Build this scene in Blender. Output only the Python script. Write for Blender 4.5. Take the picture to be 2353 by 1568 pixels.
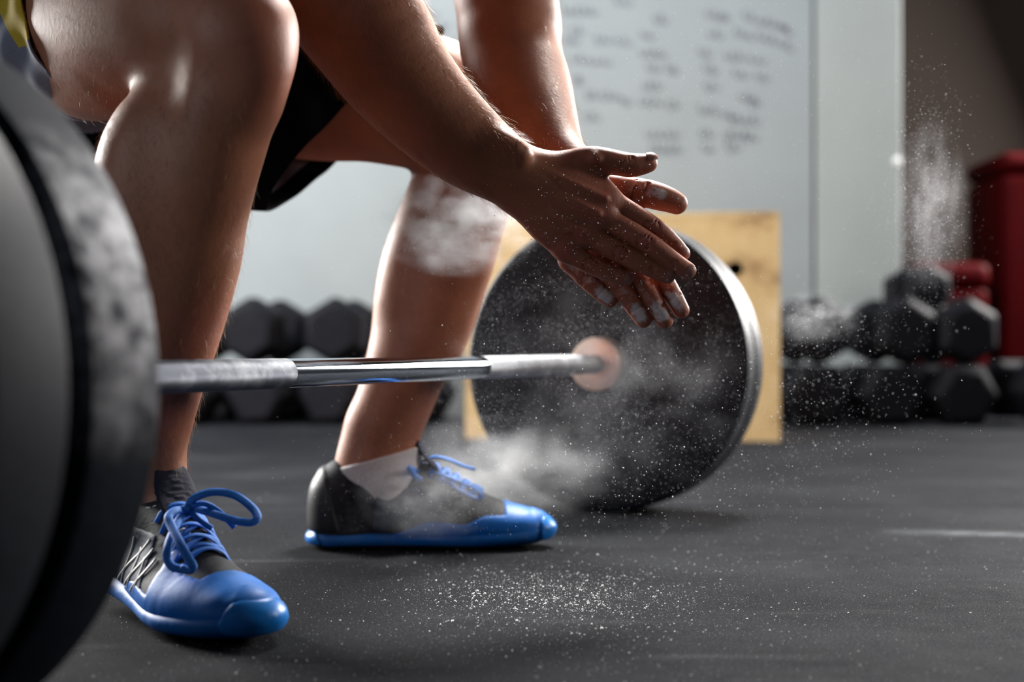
import bpy, bmesh, math, random
import numpy as np
from mathutils import Vector, Matrix
for o in list(bpy.data.objects): bpy.data.objects.remove(o)
S = bpy.context.scene
COL = S.collection
rng = np.random.default_rng(7); random.seed(7)
PI = math.pi

# ------------------------------------------------------------------ camera, world, lights, exposure
CAM_H, PITCH, FPX = 0.2486, 0.00516, 3268.0
cam = bpy.data.cameras.new('camera'); camo = bpy.data.objects.new('camera', cam); COL.objects.link(camo)
camo.location = (0, 0, CAM_H); camo.rotation_euler = (PI/2 + PITCH, 0, 0)
cam.sensor_width = 36; cam.sensor_fit = 'HORIZONTAL'; cam.lens = FPX/2353*36
cam.clip_start = 0.05
cam.dof.use_dof = True; cam.dof.focus_distance = 1.385; cam.dof.aperture_fstop = 3.1
S.camera = camo
S.view_settings.view_transform = 'Standard'; S.view_settings.look = 'None'
S.view_settings.gamma = 1; S.view_settings.use_curve_mapping = False
S.view_settings.exposure = 0.0
S.cycles.max_bounces = 6; S.cycles.diffuse_bounces = 3; S.cycles.glossy_bounces = 3
S.cycles.volume_bounces = 0; S.cycles.transparent_max_bounces = 8
S.cycles.sample_clamp_indirect = 4.0
S.cycles.caustics_reflective = False; S.cycles.caustics_refractive = False
w = bpy.data.worlds.new('gym_ambient'); S.world = w; w.use_nodes = True
w.node_tree.nodes['Background'].inputs[0].default_value = (0.55, 0.62, 0.75, 1)
w.node_tree.nodes['Background'].inputs[1].default_value = 0.012

def area(name, loc, target, sx, sy, watts, col=(1, 1, 1), spread=PI):
    l = bpy.data.lights.new(name, 'AREA'); l.shape = 'RECTANGLE'; l.size = sx; l.size_y = sy
    l.energy = watts; l.color = col; l.spread = spread
    o = bpy.data.objects.new(name, l); COL.objects.link(o); o.location = loc
    o.rotation_euler = (Vector(target) - Vector(loc)).to_track_quat('-Z', 'Y').to_euler()
    return o
area('window_light_left', (-2.9, 3.8, 1.45), (-0.2, 1.6, 0.45), 1.2, 1.7, 430, (1, 0.975, 0.94))
area('window_light_right', (3.3, 5.2, 1.75), (0.0, 1.6, 0.40), 1.2, 1.1, 400, (1, 0.97, 0.94))
area('window_light_right_side', (2.6, 1.75, 1.1), (0.0, 1.5, 0.40), 0.6, 0.9, 34, (1, 0.90, 0.83))
area('ceiling_light_back', (0.7, 3.3, 2.7), (0.0, 1.45, 0.45), 0.7, 0.5, 62, (1, 0.97, 0.92), PI*.45)
area('ceiling_light_wall', (-0.7, 3.1, 3.1), (-0.2, 5.1, 0.9), 3.2, 0.5, 150, (0.90, 0.965, 1.0))
area('fill_light_side', (-2.2, -0.1, 0.9), (-0.3, 1.0, 0.4), 0.9, 1.2, 10, (0.78, 0.87, 1.0))  # added cool fill from front left for skin and near plates, no window there

# ------------------------------------------------------------------ helpers
def at(px, py, Y):
    """world point seen at pixel (px,py) at depth Y"""
    u, v = (px - 1176.5)/FPX, -(py - 784)/FPX
    dy = math.cos(PITCH) - v*math.sin(PITCH); dz = math.sin(PITCH) + v*math.cos(PITCH)
    s = Y/dy
    return np.array([u*s, Y, CAM_H + dz*s])

def tag(o, label=None, cat=None, group=None, kind=None):
    if label: o['label'] = label
    if cat: o['category'] = cat
    if group: o['group'] = group
    if kind: o['kind'] = kind
    return o

def empty(name, loc=(0, 0, 0), rz=0.0):
    o = bpy.data.objects.new(name, None); COL.objects.link(o); o.location = loc
    o.rotation_euler = (0, 0, rz); o.empty_display_size = 0.05
    return o

def link(name, me, mat=None, parent=None, smooth=True):
    o = bpy.data.objects.new(name, me); COL.objects.link(o)
    if mat is not None and len(me.materials) == 0: me.materials.append(mat)
    if parent is not None: o.parent = parent
    return o

def mesh_np(name, V, F, N=None, smooth=True):
    """fast mesh from arrays; F is (n,4) or (n,3)"""
    V = np.asarray(V, np.float32); F = np.asarray(F, np.int32)
    me = bpy.data.meshes.new(name); k = F.shape[1]
    me.vertices.add(len(V)); me.vertices.foreach_set('co', V.ravel())
    me.loops.add(F.size); me.loops.foreach_set('vertex_index', F.ravel())
    me.polygons.add(len(F)); me.polygons.foreach_set('loop_start', np.arange(0, F.size, k, dtype=np.int32))
    me.polygons.foreach_set('use_smooth', np.full(len(F), smooth))
    me.update(calc_edges=True); me.validate()
    if N is not None: me.normals_split_custom_set_from_vertices(np.asarray(N, np.float32))
    return me

def bm_mesh(name, bm, smooth=True):
    me = bpy.data.meshes.new(name); bm.normal_update(); bm.to_mesh(me); bm.free()
    if smooth:
        me.polygons.foreach_set('use_smooth', np.full(len(me.polygons), True))
    return me

def sharp(me, deg=35):
    me.set_sharp_from_angle(angle=math.radians(deg)); return me

def lathe_mesh(name, prof, n=96, closed=False):
    """profile of (r, x) revolved about local +X"""
    prof = np.array(prof, float); m = len(prof)
    a = np.arange(n)/n*2*PI
    V = np.zeros((m, n, 3)); V[:, :, 0] = prof[:, 1][:, None]
    V[:, :, 1] = prof[:, 0][:, None]*np.cos(a); V[:, :, 2] = prof[:, 0][:, None]*np.sin(a)
    F = []
    rows = m if closed else m - 1
    for i in range(rows):
        i2 = (i + 1) % m
        j = np.arange(n); j2 = (j + 1) % n
        F.append(np.stack([i*n + j, i*n + j2, i2*n + j2, i2*n + j], 1))
    me = mesh_np(name, V.reshape(-1, 3), np.concatenate(F))
    return sharp(me, 32)

def box_bm(bm, lo, hi, bevel=0.0, M=None):
    r = bmesh.ops.create_cube(bm, size=1)
    c = [(a + b)/2 for a, b in zip(lo, hi)]; s = [b - a for a, b in zip(lo, hi)]
    T = Matrix.Translation(c) @ Matrix.Diagonal((*s, 1))
    bmesh.ops.transform(bm, matrix=(M @ T) if M else T, verts=r['verts'])
    if bevel:
        es = list({e for v in r['verts'] for e in v.link_edges})
        bmesh.ops.bevel(bm, geom=es, offset=bevel, segments=4, profile=0.6, affect='EDGES')

def box(name, lo, hi, mat, parent=None, bevel=0.0, M=None):
    bm = bmesh.new(); box_bm(bm, lo, hi, bevel, M)
    me = bm_mesh(name, bm, bevel > 0)
    if bevel: sharp(me, 40)
    return link(name, me, mat, parent)

def sweep(name, pts, w, t, up, n=8, close_caps=True):
    """flat ribbon or tube along pts, half width w, half thickness t; up = face normals per point"""
    pts = np.asarray(pts, float); m = len(pts)
    w = np.broadcast_to(w, (m,)); t = np.broadcast_to(t, (m,))
    T = np.gradient(pts, axis=0); T /= np.linalg.norm(T, axis=1)[:, None] + 1e-12
    U = np.broadcast_to(np.asarray(up, float), (m, 3)).copy()
    U -= (U*T).sum(1)[:, None]*T; U /= np.linalg.norm(U, axis=1)[:, None] + 1e-12
    W = np.cross(T, U)
    a = (np.arange(n) + .5)/n*2*PI
    V = pts[:, None] + (np.cos(a)[None, :, None]*W[:, None]*w[:, None, None] + np.sin(a)[None, :, None]*U[:, None]*t[:, None, None])
    F = []
    for i in range(m - 1):
        j = np.arange(n); j2 = (j + 1) % n
        F.append(np.stack([i*n + j, i*n + j2, (i + 1)*n + j2, (i + 1)*n + j], 1))
    V = V.reshape(-1, 3); F = np.concatenate(F)
    if close_caps:
        V = np.concatenate([V, pts[:1], pts[-1:]]); c0, c1 = len(V) - 2, len(V) - 1
        j = np.arange(n); j2 = (j + 1) % n
        o = (m - 1)*n
        F = np.concatenate([F, np.stack([j2, j, np.full(n, c0), np.full(n, c0)], 1)[:, [0, 1, 2, 2]], np.stack([o + j, o + j2, np.full(n, c1), np.full(n, c1)], 1)])
        # caps are written as triangles below
        quads, tris = F[:-2*n], F[-2*n:, :3]
        return V, quads, tris
    return V, F, np.zeros((0, 3), int)

def sweep_mesh(name, pts, w, t, up, n=8):
    V, Q, T3 = sweep(name, pts, w, t, up, n)
    me = bpy.data.meshes.new(name)
    me.from_pydata(V.tolist(), [], Q.tolist() + T3.tolist()); me.update()
    me.polygons.foreach_set('use_smooth', np.full(len(me.polygons), True))
    return me

def catmull(P, sub):
    P = np.asarray(P, float)
    if len(P) < 3 or sub < 2: return P
    Q = np.concatenate([2*P[:1] - P[1:2], P, 2*P[-1:] - P[-2:-1]]); out = []
    for i in range(1, len(Q) - 2):
        p0, p1, p2, p3 = Q[i-1], Q[i], Q[i+1], Q[i+2]
        for j in range(sub):
            t = j/sub
            out.append(.5*((2*p1) + (-p0 + p2)*t + (2*p0 - 5*p1 + 4*p2 - p3)*t*t + (-p0 + 3*p1 - 3*p2 + p3)*t**3))
    out.append(P[-1]); return np.array(out)

# ------------------------------------------------------------------ materials
class NT:
    def __init__(self, name):
        self.m = bpy.data.materials.new(name); self.m.use_nodes = True
        self.t = self.m.node_tree; self.n = self.t.nodes; self.b = self.n['Principled BSDF']
    def new(self, t, **kw):
        x = self.n.new(t)
        for k, v in kw.items(): setattr(x, k, v)
        return x
    def l(self, a, b): self.t.links.new(a, b)
    def coord(self, kind='Object', scale=(1, 1, 1)):
        c = self.new('ShaderNodeTexCoord'); mp = self.new('ShaderNodeMapping'); mp.inputs['Scale'].default_value = scale
        self.l(c.outputs[kind], mp.inputs[0]); return mp.outputs[0]
    def noise(self, vec, scale, detail=4, rough=.55):
        x = self.new('ShaderNodeTexNoise'); x.inputs['Scale'].default_value = scale; x.inputs['Detail'].default_value = detail
        x.inputs['Roughness'].default_value = rough; self.l(vec, x.inputs['Vector']); return x.outputs['Fac']
    def ramp(self, f, stops):
        r = self.new('ShaderNodeValToRGB'); e = r.color_ramp.elements
        while len(e) < len(stops): e.new(.5)
        for q, (p, c) in zip(e, stops):
            q.position = p; q.color = (*c, 1) if len(c) == 3 else c
        self.l(f, r.inputs[0]); return r.outputs[0]
    def mix(self, f, a, b, mode='MIX'):
        x = self.new('ShaderNodeMix', data_type='RGBA', blend_type=mode)
        for s, v in ((0, f), (6, a), (7, b)):
            if hasattr(v, 'is_linked') or hasattr(v, 'links'): self.l(v, x.inputs[s])
            elif s == 0: x.inputs[0].default_value = v
            else: x.inputs[s].default_value = (*v, 1)
        return x.outputs[2]
    def math(self, op, a, b=0.0, clamp=False):
        x = self.new('ShaderNodeMath', operation=op); x.use_clamp = clamp
        for i, v in enumerate((a, b)):
            if hasattr(v, 'links'): self.l(v, x.inputs[i])
            else: x.inputs[i].default_value = v
        return x.outputs[0]
    def attr(self, name):
        a = self.new('ShaderNodeAttribute'); a.attribute_name = name; return a
    def bump(self, h, strength=.3, dist=.001):
        b = self.new('ShaderNodeBump'); b.inputs['Strength'].default_value = strength; b.inputs['Distance'].default_value = dist
        self.l(h, b.inputs['Height']); self.l(b.outputs[0], self.b.inputs['Normal'])
    def set(self, **kw):
        for k, v in kw.items():
            i = self.b.inputs[k.replace('_', ' ')]
            if hasattr(v, 'links'): self.l(v, i)
            else: i.default_value = (*v, 1) if isinstance(v, tuple) and len(v) == 3 and i.type == 'RGBA' else v
        return self

def simple(name, col, rough=.5, metal=0.0, nscale=0, namp=.15, bump=0, bdist=.001, spec=.5):
    t = NT(name); t.set(Roughness=rough, Metallic=metal, Specular_IOR_Level=spec)
    if nscale:
        v = t.coord(); f = t.noise(v, nscale)
        lo = tuple(c*(1 - namp) for c in col); hi = tuple(min(1, c*(1 + namp)) for c in col)
        t.set(Base_Color=t.ramp(f, [(.3, lo), (.7, hi)]))
        if bump: t.bump(f, bump, bdist)
    else: t.set(Base_Color=col)
    return t.m

M = {}
M['wall_white'] = simple('wall_white', (.285, .312, .325), .75, nscale=3, namp=.05)
M['wall_white_right'] = simple('wall_white_right', (.325, .350, .346), .75, nscale=3, namp=.05)
M['wall_brown'] = simple('wall_brown', (.034, .021, .0145), .85, nscale=2, namp=.12)
M['wall_dark'] = simple('wall_dark', (.06, .065, .075), .8, nscale=3)
M['ink'] = simple('marker_ink', (.06, .06, .09), .6)
M['red'] = simple('red_vinyl', (.055, .0003, .0012), .5, nscale=8, namp=.1, spec=.06)
M['dumbbell'] = simple('black_rubber', (.005, .0052, .008), .6, nscale=30, namp=.25, bump=.2, spec=.10)
M['grip'] = simple('dark_chrome', (.25, .26, .28), .3, 1.0)
M['chrome'] = simple('chrome', (.50, .55, .62), .065, 1.0)
M['nail'] = simple('fingernail', (.36, .17, .13), .35)
M['sock'] = simple('white_sock', (.62, .60, .60), .9, nscale=400, namp=.12, bump=.5, bdist=.0008)
M['lace'] = simple('blue_lace', (.001, .13, .52), .65, nscale=900, namp=.35, bump=.5, bdist=.0005)
M['hairc'] = simple('body_hair', (.42, .25, .12), .35)
M['chalk'] = simple('chalk', (.86, .86, .86), .95)

t = NT('floor_rubber')
v = t.coord()
grain = t.noise(v, 900, 2, .7); speck = t.noise(v, 330, 3, .75); big = t.noise(v, 3.5, 5, .6); mid = t.noise(v, 28, 4)
base = t.ramp(grain, [(.35, (.0014, .0015, .0022)), (.60, (.007, .0076, .010)), (.72, (.030, .032, .038))])
dust = t.math('MULTIPLY', t.ramp(big, [(.46, (0, 0, 0)), (.72, (1, 1, 1))]), t.ramp(speck, [(.42, (0, 0, 0)), (.7, (1, 1, 1))]))
c = t.mix(t.math('MULTIPLY', dust, .09), base, (.38, .40, .44))
fl_ = t.ramp(t.noise(v, 540, 1, .5), [(.60, (0, 0, 0)), (.70, (1, 1, 1))]); c = t.mix(t.math('MULTIPLY', fl_, .5), c, (.10, .106, .125))
# wiped chalk streaks lying across the floor
v2 = t.coord(scale=(1.2, 9, 1)); st = t.noise(v2, 2.1, 5, .6)
c = t.mix(t.math('MULTIPLY', t.ramp(st, [(.60, (0, 0, 0)), (.74, (1, 1, 1))]), .05), c, (.34, .34, .35))
sx = t.new('ShaderNodeSeparateXYZ'); t.l(v, sx.inputs[0])   # one thicker smear of chalk on the mat
dy_ = t.math('ABSOLUTE', t.math('SUBTRACT', t.math('ADD', sx.outputs[1], t.math('MULTIPLY', sx.outputs[0], .16)), 2.010))
dx_ = t.math('ABSOLUTE', t.math('SUBTRACT', sx.outputs[0], .64))
sm = t.math('MULTIPLY', t.ramp(dy_, [(.010, (1, 1, 1)), (.042, (0, 0, 0))]), t.ramp(dx_, [(.03, (1, 1, 1)), (.15, (0, 0, 0))]))
sm = t.math('MULTIPLY', sm, t.ramp(t.noise(t.coord(scale=(8, 60, 1)), 3, 4), [(.35, (0, 0, 0)), (.6, (1, 1, 1))]))
c = t.mix(t.math('MULTIPLY', sm, .24), c, (.40, .43, .45))
t.set(Base_Color=c, Roughness=t.ramp(mid, [(.3, (.74,)*3), (.7, (.88,)*3)]), Specular_IOR_Level=.03)
t.bump(t.math('ADD', grain, t.math('MULTIPLY', speck, .6)), .55, .0012)
M['floor'] = t.m

t = NT('plywood')
v = t.coord(scale=(1, 1, 2.2)); f = t.noise(v, 4.5, 5, .6); f2 = t.noise(t.coord(scale=(1, 1, .25)), 60, 3)
c = t.ramp(f, [(.34, (.36, .19, .075)), (.44, (.72, .47, .21)), (.64, (.82, .57, .28))])
c = t.mix(.18, c, t.ramp(f2, [(.3, (.45, .28, .12)), (.7, (.75, .56, .32))]))
t.set(Base_Color=c, Roughness=.55); M['ply'] = t.m

def plate_material(name, chalk_fn, rough=.5, spec=.3):
    t = NT(name)
    v = t.coord(); g = t.noise(v, 120, 4, .6); s = t.noise(v, 12, 5, .65)
    c = t.ramp(g, [(.3, (.005, .0065, .0105)), (.7, (.010, .013, .021))])
    mask = chalk_fn(t, v, s)
    c = t.mix(mask, c, (.48, .49, .52))
    t.set(Base_Color=c, Roughness=rough, Specular_IOR_Level=spec); t.bump(g, .25, .0008)
    return t.m
def chalk_far(t, v, s):
    fine = t.noise(v, 700, 2, .8)
    a = t.ramp(s, [(.40, (0, 0, 0)), (.75, (1, 1, 1))])
    return t.math('MULTIPLY', t.math('MULTIPLY', a, t.ramp(fine, [(.45, (0, 0, 0)), (.75, (1, 1, 1))])), .10)
def chalk_near(t, v, s):
    s = t.noise(v, 42, 5, .6)
    # a hand-shaped smear of chalk on the outer ring of the plate
    d = t.new('ShaderNodeVectorMath', operation='DISTANCE'); t.l(v, d.inputs[0]); d.inputs[1].default_value = (-.026, -.214, .062)
    r = t.ramp(d.outputs['Value'], [(.03, (1, 1, 1)), (.105, (0, 0, 0))])
    return t.math('MULTIPLY', t.math('MULTIPLY', r, t.ramp(s, [(.36, (0, 0, 0)), (.62, (1, 1, 1))])), .95)
M['plate_far'] = plate_material('bumper_rubber_dusty', chalk_far)
M['plate_bare'] = plate_material('bumper_rubber_bare', lambda t, v, s: t.math('MULTIPLY', s, .03), .6, .09)
M['plate_near'] = plate_material('bumper_rubber_smeared', chalk_near, .75, .04)

t = NT('knurled_steel')
v = t.coord()
w1 = t.new('ShaderNodeTexWave', wave_type='BANDS'); w2 = t.new('ShaderNodeTexWave', wave_type='BANDS')
# diamond knurl: two opposite helices from angle and length along the bar
sp = t.new('ShaderNodeSeparateXYZ'); t.l(v, sp.inputs[0])
ang = t.math('MULTIPLY', t.math('ARCTAN2', sp.outputs[1], sp.outputs[2]), .0141)
k = 2*PI/.0016
h1 = t.math('SINE', t.math('MULTIPLY', t.math('ADD', sp.outputs[0], ang), k)); h2 = t.math('SINE', t.math('MULTIPLY', t.math('SUBTRACT', sp.outputs[0], ang), k))
h = t.math('ADD', h1, h2); sm = t.noise(v, 38, 5, .65)
ck = t.attr('chalk').outputs['Fac']
msk = t.math('MULTIPLY', t.math('ADD', t.ramp(sm, [(.46, (0, 0, 0)), (.80, (1, 1, 1))]), ck), .5, True)
t.set(Base_Color=t.mix(msk, (.045, .052, .075), (.55, .58, .61)), Metallic=t.math('SUBTRACT', 1.0, t.math('MULTIPLY', msk, .95)), Roughness=.42)
t.bump(h, .4, .0004); M['knurl'] = t.m

t = NT('skin')
v = t.coord(); n1 = t.noise(v, 14, 4, .6); n2 = t.noise(v, 260, 4, .6); n3 = t.noise(v, 900, 2, .6)
c = t.ramp(n1, [(.3, (.30, .112, .058)), (.7, (.44, .172, .090))])
red = t.attr('red').outputs['Fac']
c = t.mix(t.math('MULTIPLY', red, .75), c, (.38, .085, .065))
ck = t.attr('chalk').outputs['Fac']; n4 = t.noise(v, 110, 5, .7)
mk = t.ramp(t.math('ADD', ck, t.math('MULTIPLY', t.math('SUBTRACT', n4, .5), 1.3)), [(.42, (0, 0, 0)), (.72, (1, 1, 1))])
mk = t.math('MULTIPLY', mk, t.math('MULTIPLY', ck, 1.6, True))
c = t.mix(mk, c, (.74, .70, .69))
t.set(Base_Color=c, Roughness=t.math('ADD', .52, t.math('MULTIPLY', mk, .45)), Subsurface_Weight=.12, Subsurface_Scale=.008, Specular_IOR_Level=.5)
t.b.inputs['Subsurface Radius'].default_value = (1.0, .35, .2)
t.bump(t.math('ADD', t.math('MULTIPLY', n2, .7), t.math('MULTIPLY', n3, .3)), .35, .0012)
M['skin'] = t.m

def cloth(name, col, scale=900, sheen=.2, spec=.3):
    t = NT(name); v = t.coord()
    g = t.noise(v, scale, 2, .6); f = t.noise(v, 22, 3)
    t.set(Base_Color=t.mix(g, tuple(c*.6 for c in col), tuple(min(1, c*1.45) for c in col)), Roughness=.85, Sheen_Weight=sheen, Specular_IOR_Level=spec)
    t.bump(t.math('ADD', t.math('MULTIPLY', g, .25), f), .5, .002); return t.m
M['short_grey'] = cloth('grey_sport_fabric', (.17, .19, .25))
M['short_dark'] = cloth('dark_sport_fabric', (.0025, .0028, .005), sheen=0.0, spec=.06)
M['short_lining'] = cloth('mesh_lining', (.11, .11, .15), 500)
M['short_yellow'] = cloth('yellow_fabric', (.55, .38, .02))
M['shirt'] = cloth('dark_shirt', (.05, .055, .065))

def shoe_mat(name, col, rough, dustamt=0.0, scale=300, bump=.2):
    t = NT(name); v = t.coord(); g = t.noise(v, scale, 3, .6); d = t.noise(v, 26, 5, .65)
    c = t.mix(g, tuple(x*.75 for x in col), tuple(min(1, x*1.25) for x in col))
    if dustamt: c = t.mix(t.math('MULTIPLY', t.ramp(d, [(.42, (0, 0, 0)), (.7, (1, 1, 1))]), dustamt), c, (.38, .40, .44))
    t.set(Base_Color=c, Roughness=rough, Specular_IOR_Level=.25); t.bump(g, bump, .0008); return t.m
M['shoe_black'] = shoe_mat('black_mesh_upper', (.010, .011, .015), .62, .12, 500, .5)
M['shoe_blue'] = shoe_mat('blue_overlay', (.0003, .13, .50), .48, .03)
M['shoe_tip'] = shoe_mat('pale_blue_toe_bumper', (.006, .17, .56), .34, .04)
M['shoe_sole'] = shoe_mat('blue_midsole', (.0005, .115, .42), .5, .08)
M['shoe_out'] = shoe_mat('black_outsole', (.012, .012, .014), .7)
M['shoe_heel'] = shoe_mat('grey_heel_counter', (.020, .021, .026), .45)
M['shoe_web'] = shoe_mat('silver_web', (.42, .40, .38), .4)
M['shoe_side'] = shoe_mat('slate_side_mesh', (.016, .028, .055), .6, .22, 500, .5)
M['tongue'] = shoe_mat('navy_tongue', (.012, .013, .028), .75, 0, 600, .5)

# ------------------------------------------------------------------ signed distance modelling
class Tube:
    """envelope of spheres along a smooth spline; fl = flattening along axis fa (per node)"""
    def __init__(self, P, R, fa=None, fl=None, sub=2):
        P = np.asarray(P, float); m = len(P)
        A = np.column_stack([P, np.broadcast_to(np.asarray(R, float), (m,)), np.ones(m) if fl is None else np.broadcast_to(np.asarray(fl, float), (m,))])
        Q = np.concatenate([2*A[:1] - A[1:2], A, 2*A[-1:] - A[-2:-1]]) if m > 2 else np.concatenate([2*A[:1] - A[1:2], A, 2*A[1:] - A[:1]])
        p0, p1, p2, p3 = Q[:-3], Q[1:-2], Q[2:-1], Q[3:]
        self.co = np.stack([p1, .5*(p2 - p0), .5*(2*p0 - 5*p1 + 4*p2 - p3), .5*(-p0 + 3*p1 - 3*p2 + p3)], 1).astype(np.float32)
        sub = 1 if m == 2 else 2
        sv = np.arange((m - 1)*sub + 1)/sub; i = np.minimum(sv.astype(int), m - 2); t = (sv - i)[:, None]
        C = self.co[i]; B = C[:, 0] + t*(C[:, 1] + t*(C[:, 2] + t*C[:, 3]))
        self.a, self.b, self.s0, self.ds, self.n = B[:-1].astype(np.float32), B[1:].astype(np.float32), sv[:-1], 1/sub, m - 1
        self.w = None if (fl is None or fa is None) else (np.asarray(fa, float)/np.linalg.norm(fa)).astype(np.float32)
        self.maxr = A[:, 3].max()*max(1.0, A[:, 4].max())*1.05
    def cull(self, c, r):
        a, b = self.a[:, :3], self.b[:, :3]; ba = b - a
        t = np.clip(((c - a)*ba).sum(1)/((ba*ba).sum(1) + 1e-12), 0, 1)
        k = np.linalg.norm(c - a - t[:, None]*ba, axis=1) - self.maxr < r
        if not k.any(): return None
        o = Tube.__new__(Tube); o.__dict__.update(self.__dict__)
        o.a, o.b, o.s0 = self.a[k], self.b[k], self.s0[k]; return o
    def metric(self, q, f):
        l2 = np.einsum('ij,ij->i', q, q)
        if self.w is None: return np.sqrt(l2 + 1e-14)
        s = q @ self.w; return np.sqrt(np.maximum(l2 + s*s*(1/(f*f) - 1), 1e-14))
    def __call__(self, p):
        f4 = np.float32; p = np.asarray(p, f4); bd = bs = None
        for i in range(len(self.a)):
            A = self.a[i]; dA = self.b[i] - A; ba = dA[:3]; pa = p - A[:3]
            t = np.clip((pa @ ba)/f4(ba @ ba + 1e-12), f4(0), f4(1))
            d = self.metric(pa - t[:, None]*ba, A[4] + t*dA[4]) - (A[3] + t*dA[3])
            s = f4(self.s0[i]) + t*f4(self.ds)
            if bd is None: bd, bs = d, s
            else:
                m = d < bd; bd = np.where(m, d, bd); bs = np.where(m, s, bs)
        for it in range(2):
            i = np.minimum(bs.astype(np.int32), self.n - 1); t = (bs - i)[:, None]; C = self.co[i]
            X = C[:, 0] + t*(C[:, 1] + t*(C[:, 2] + t*C[:, 3])); q = p - X[:, :3]; L = self.metric(q, X[:, 4])
            if it == 1: break
            X1 = C[:, 1] + t*(2*C[:, 2] + t*3*C[:, 3])
            qw = q
            if self.w is not None:
                sw = q @ self.w; qw = q + (sw*(1/(X[:, 4]**2) - 1))[:, None]*self.w
            g1 = -np.einsum('ij,ij->i', qw, X1[:, :3])/L - X1[:, 3]
            v2 = np.einsum('ij,ij->i', X1[:, :3], X1[:, :3])
            bs = np.clip(bs - np.clip(g1*np.maximum(L, f4(.006))/(v2 + 1e-12), -.3, .3), 0, self.n).astype(f4)
        d = L - X[:, 3]
        if self.w is not None: d = d*(f4(.4) + f4(.6)*np.minimum(X[:, 4], 1))
        return d
def smin(a, b, k):
    h = np.maximum(k - np.abs(a - b), 0)
    return np.minimum(a, b) - h*h*np.float32(.25/k)
class U:
    """smooth union, k per node"""
    def __init__(self, k, *ch): self.k, self.ch = k, list(ch)
    def cull(self, c, r):
        ch = [x for x in (y.cull(c, r) for y in self.ch) if x is not None]
        if not ch: return None
        return ch[0] if len(ch) == 1 else U(self.k, *ch)
    def __call__(self, p):
        o = self.ch[0](p)
        for x in self.ch[1:]: o = smin(o, x(p), self.k) if self.k > 0 else np.minimum(o, x(p))
        return o
class Groove:
    """body with thin tubes carved into its skin"""
    def __init__(self, body, cuts, k): self.b, self.c, self.k = body, cuts, k
    def cull(self, c, r):
        b = self.b.cull(c, r)
        if b is None: return None
        cc = [x for x in (y.cull(c, r*.6) for y in self.c) if x is not None]
        return Groove(b, cc, self.k) if cc else b
    def __call__(self, p):
        d = self.b(p)
        for x in self.c: d = -smin(-d, x(p), self.k)
        return d
class Fn:
    """plain function of points (with a child for culling)"""
    def __init__(self, f, child=None): self.f, self.ch = f, child
    def cull(self, c, r):
        if self.ch is None: return self
        k = self.ch.cull(c, r)
        return None if k is None else Fn(self.f, k)
    def __call__(self, p): return self.f(p) if self.ch is None else self.f(p, self.ch(p))

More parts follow.
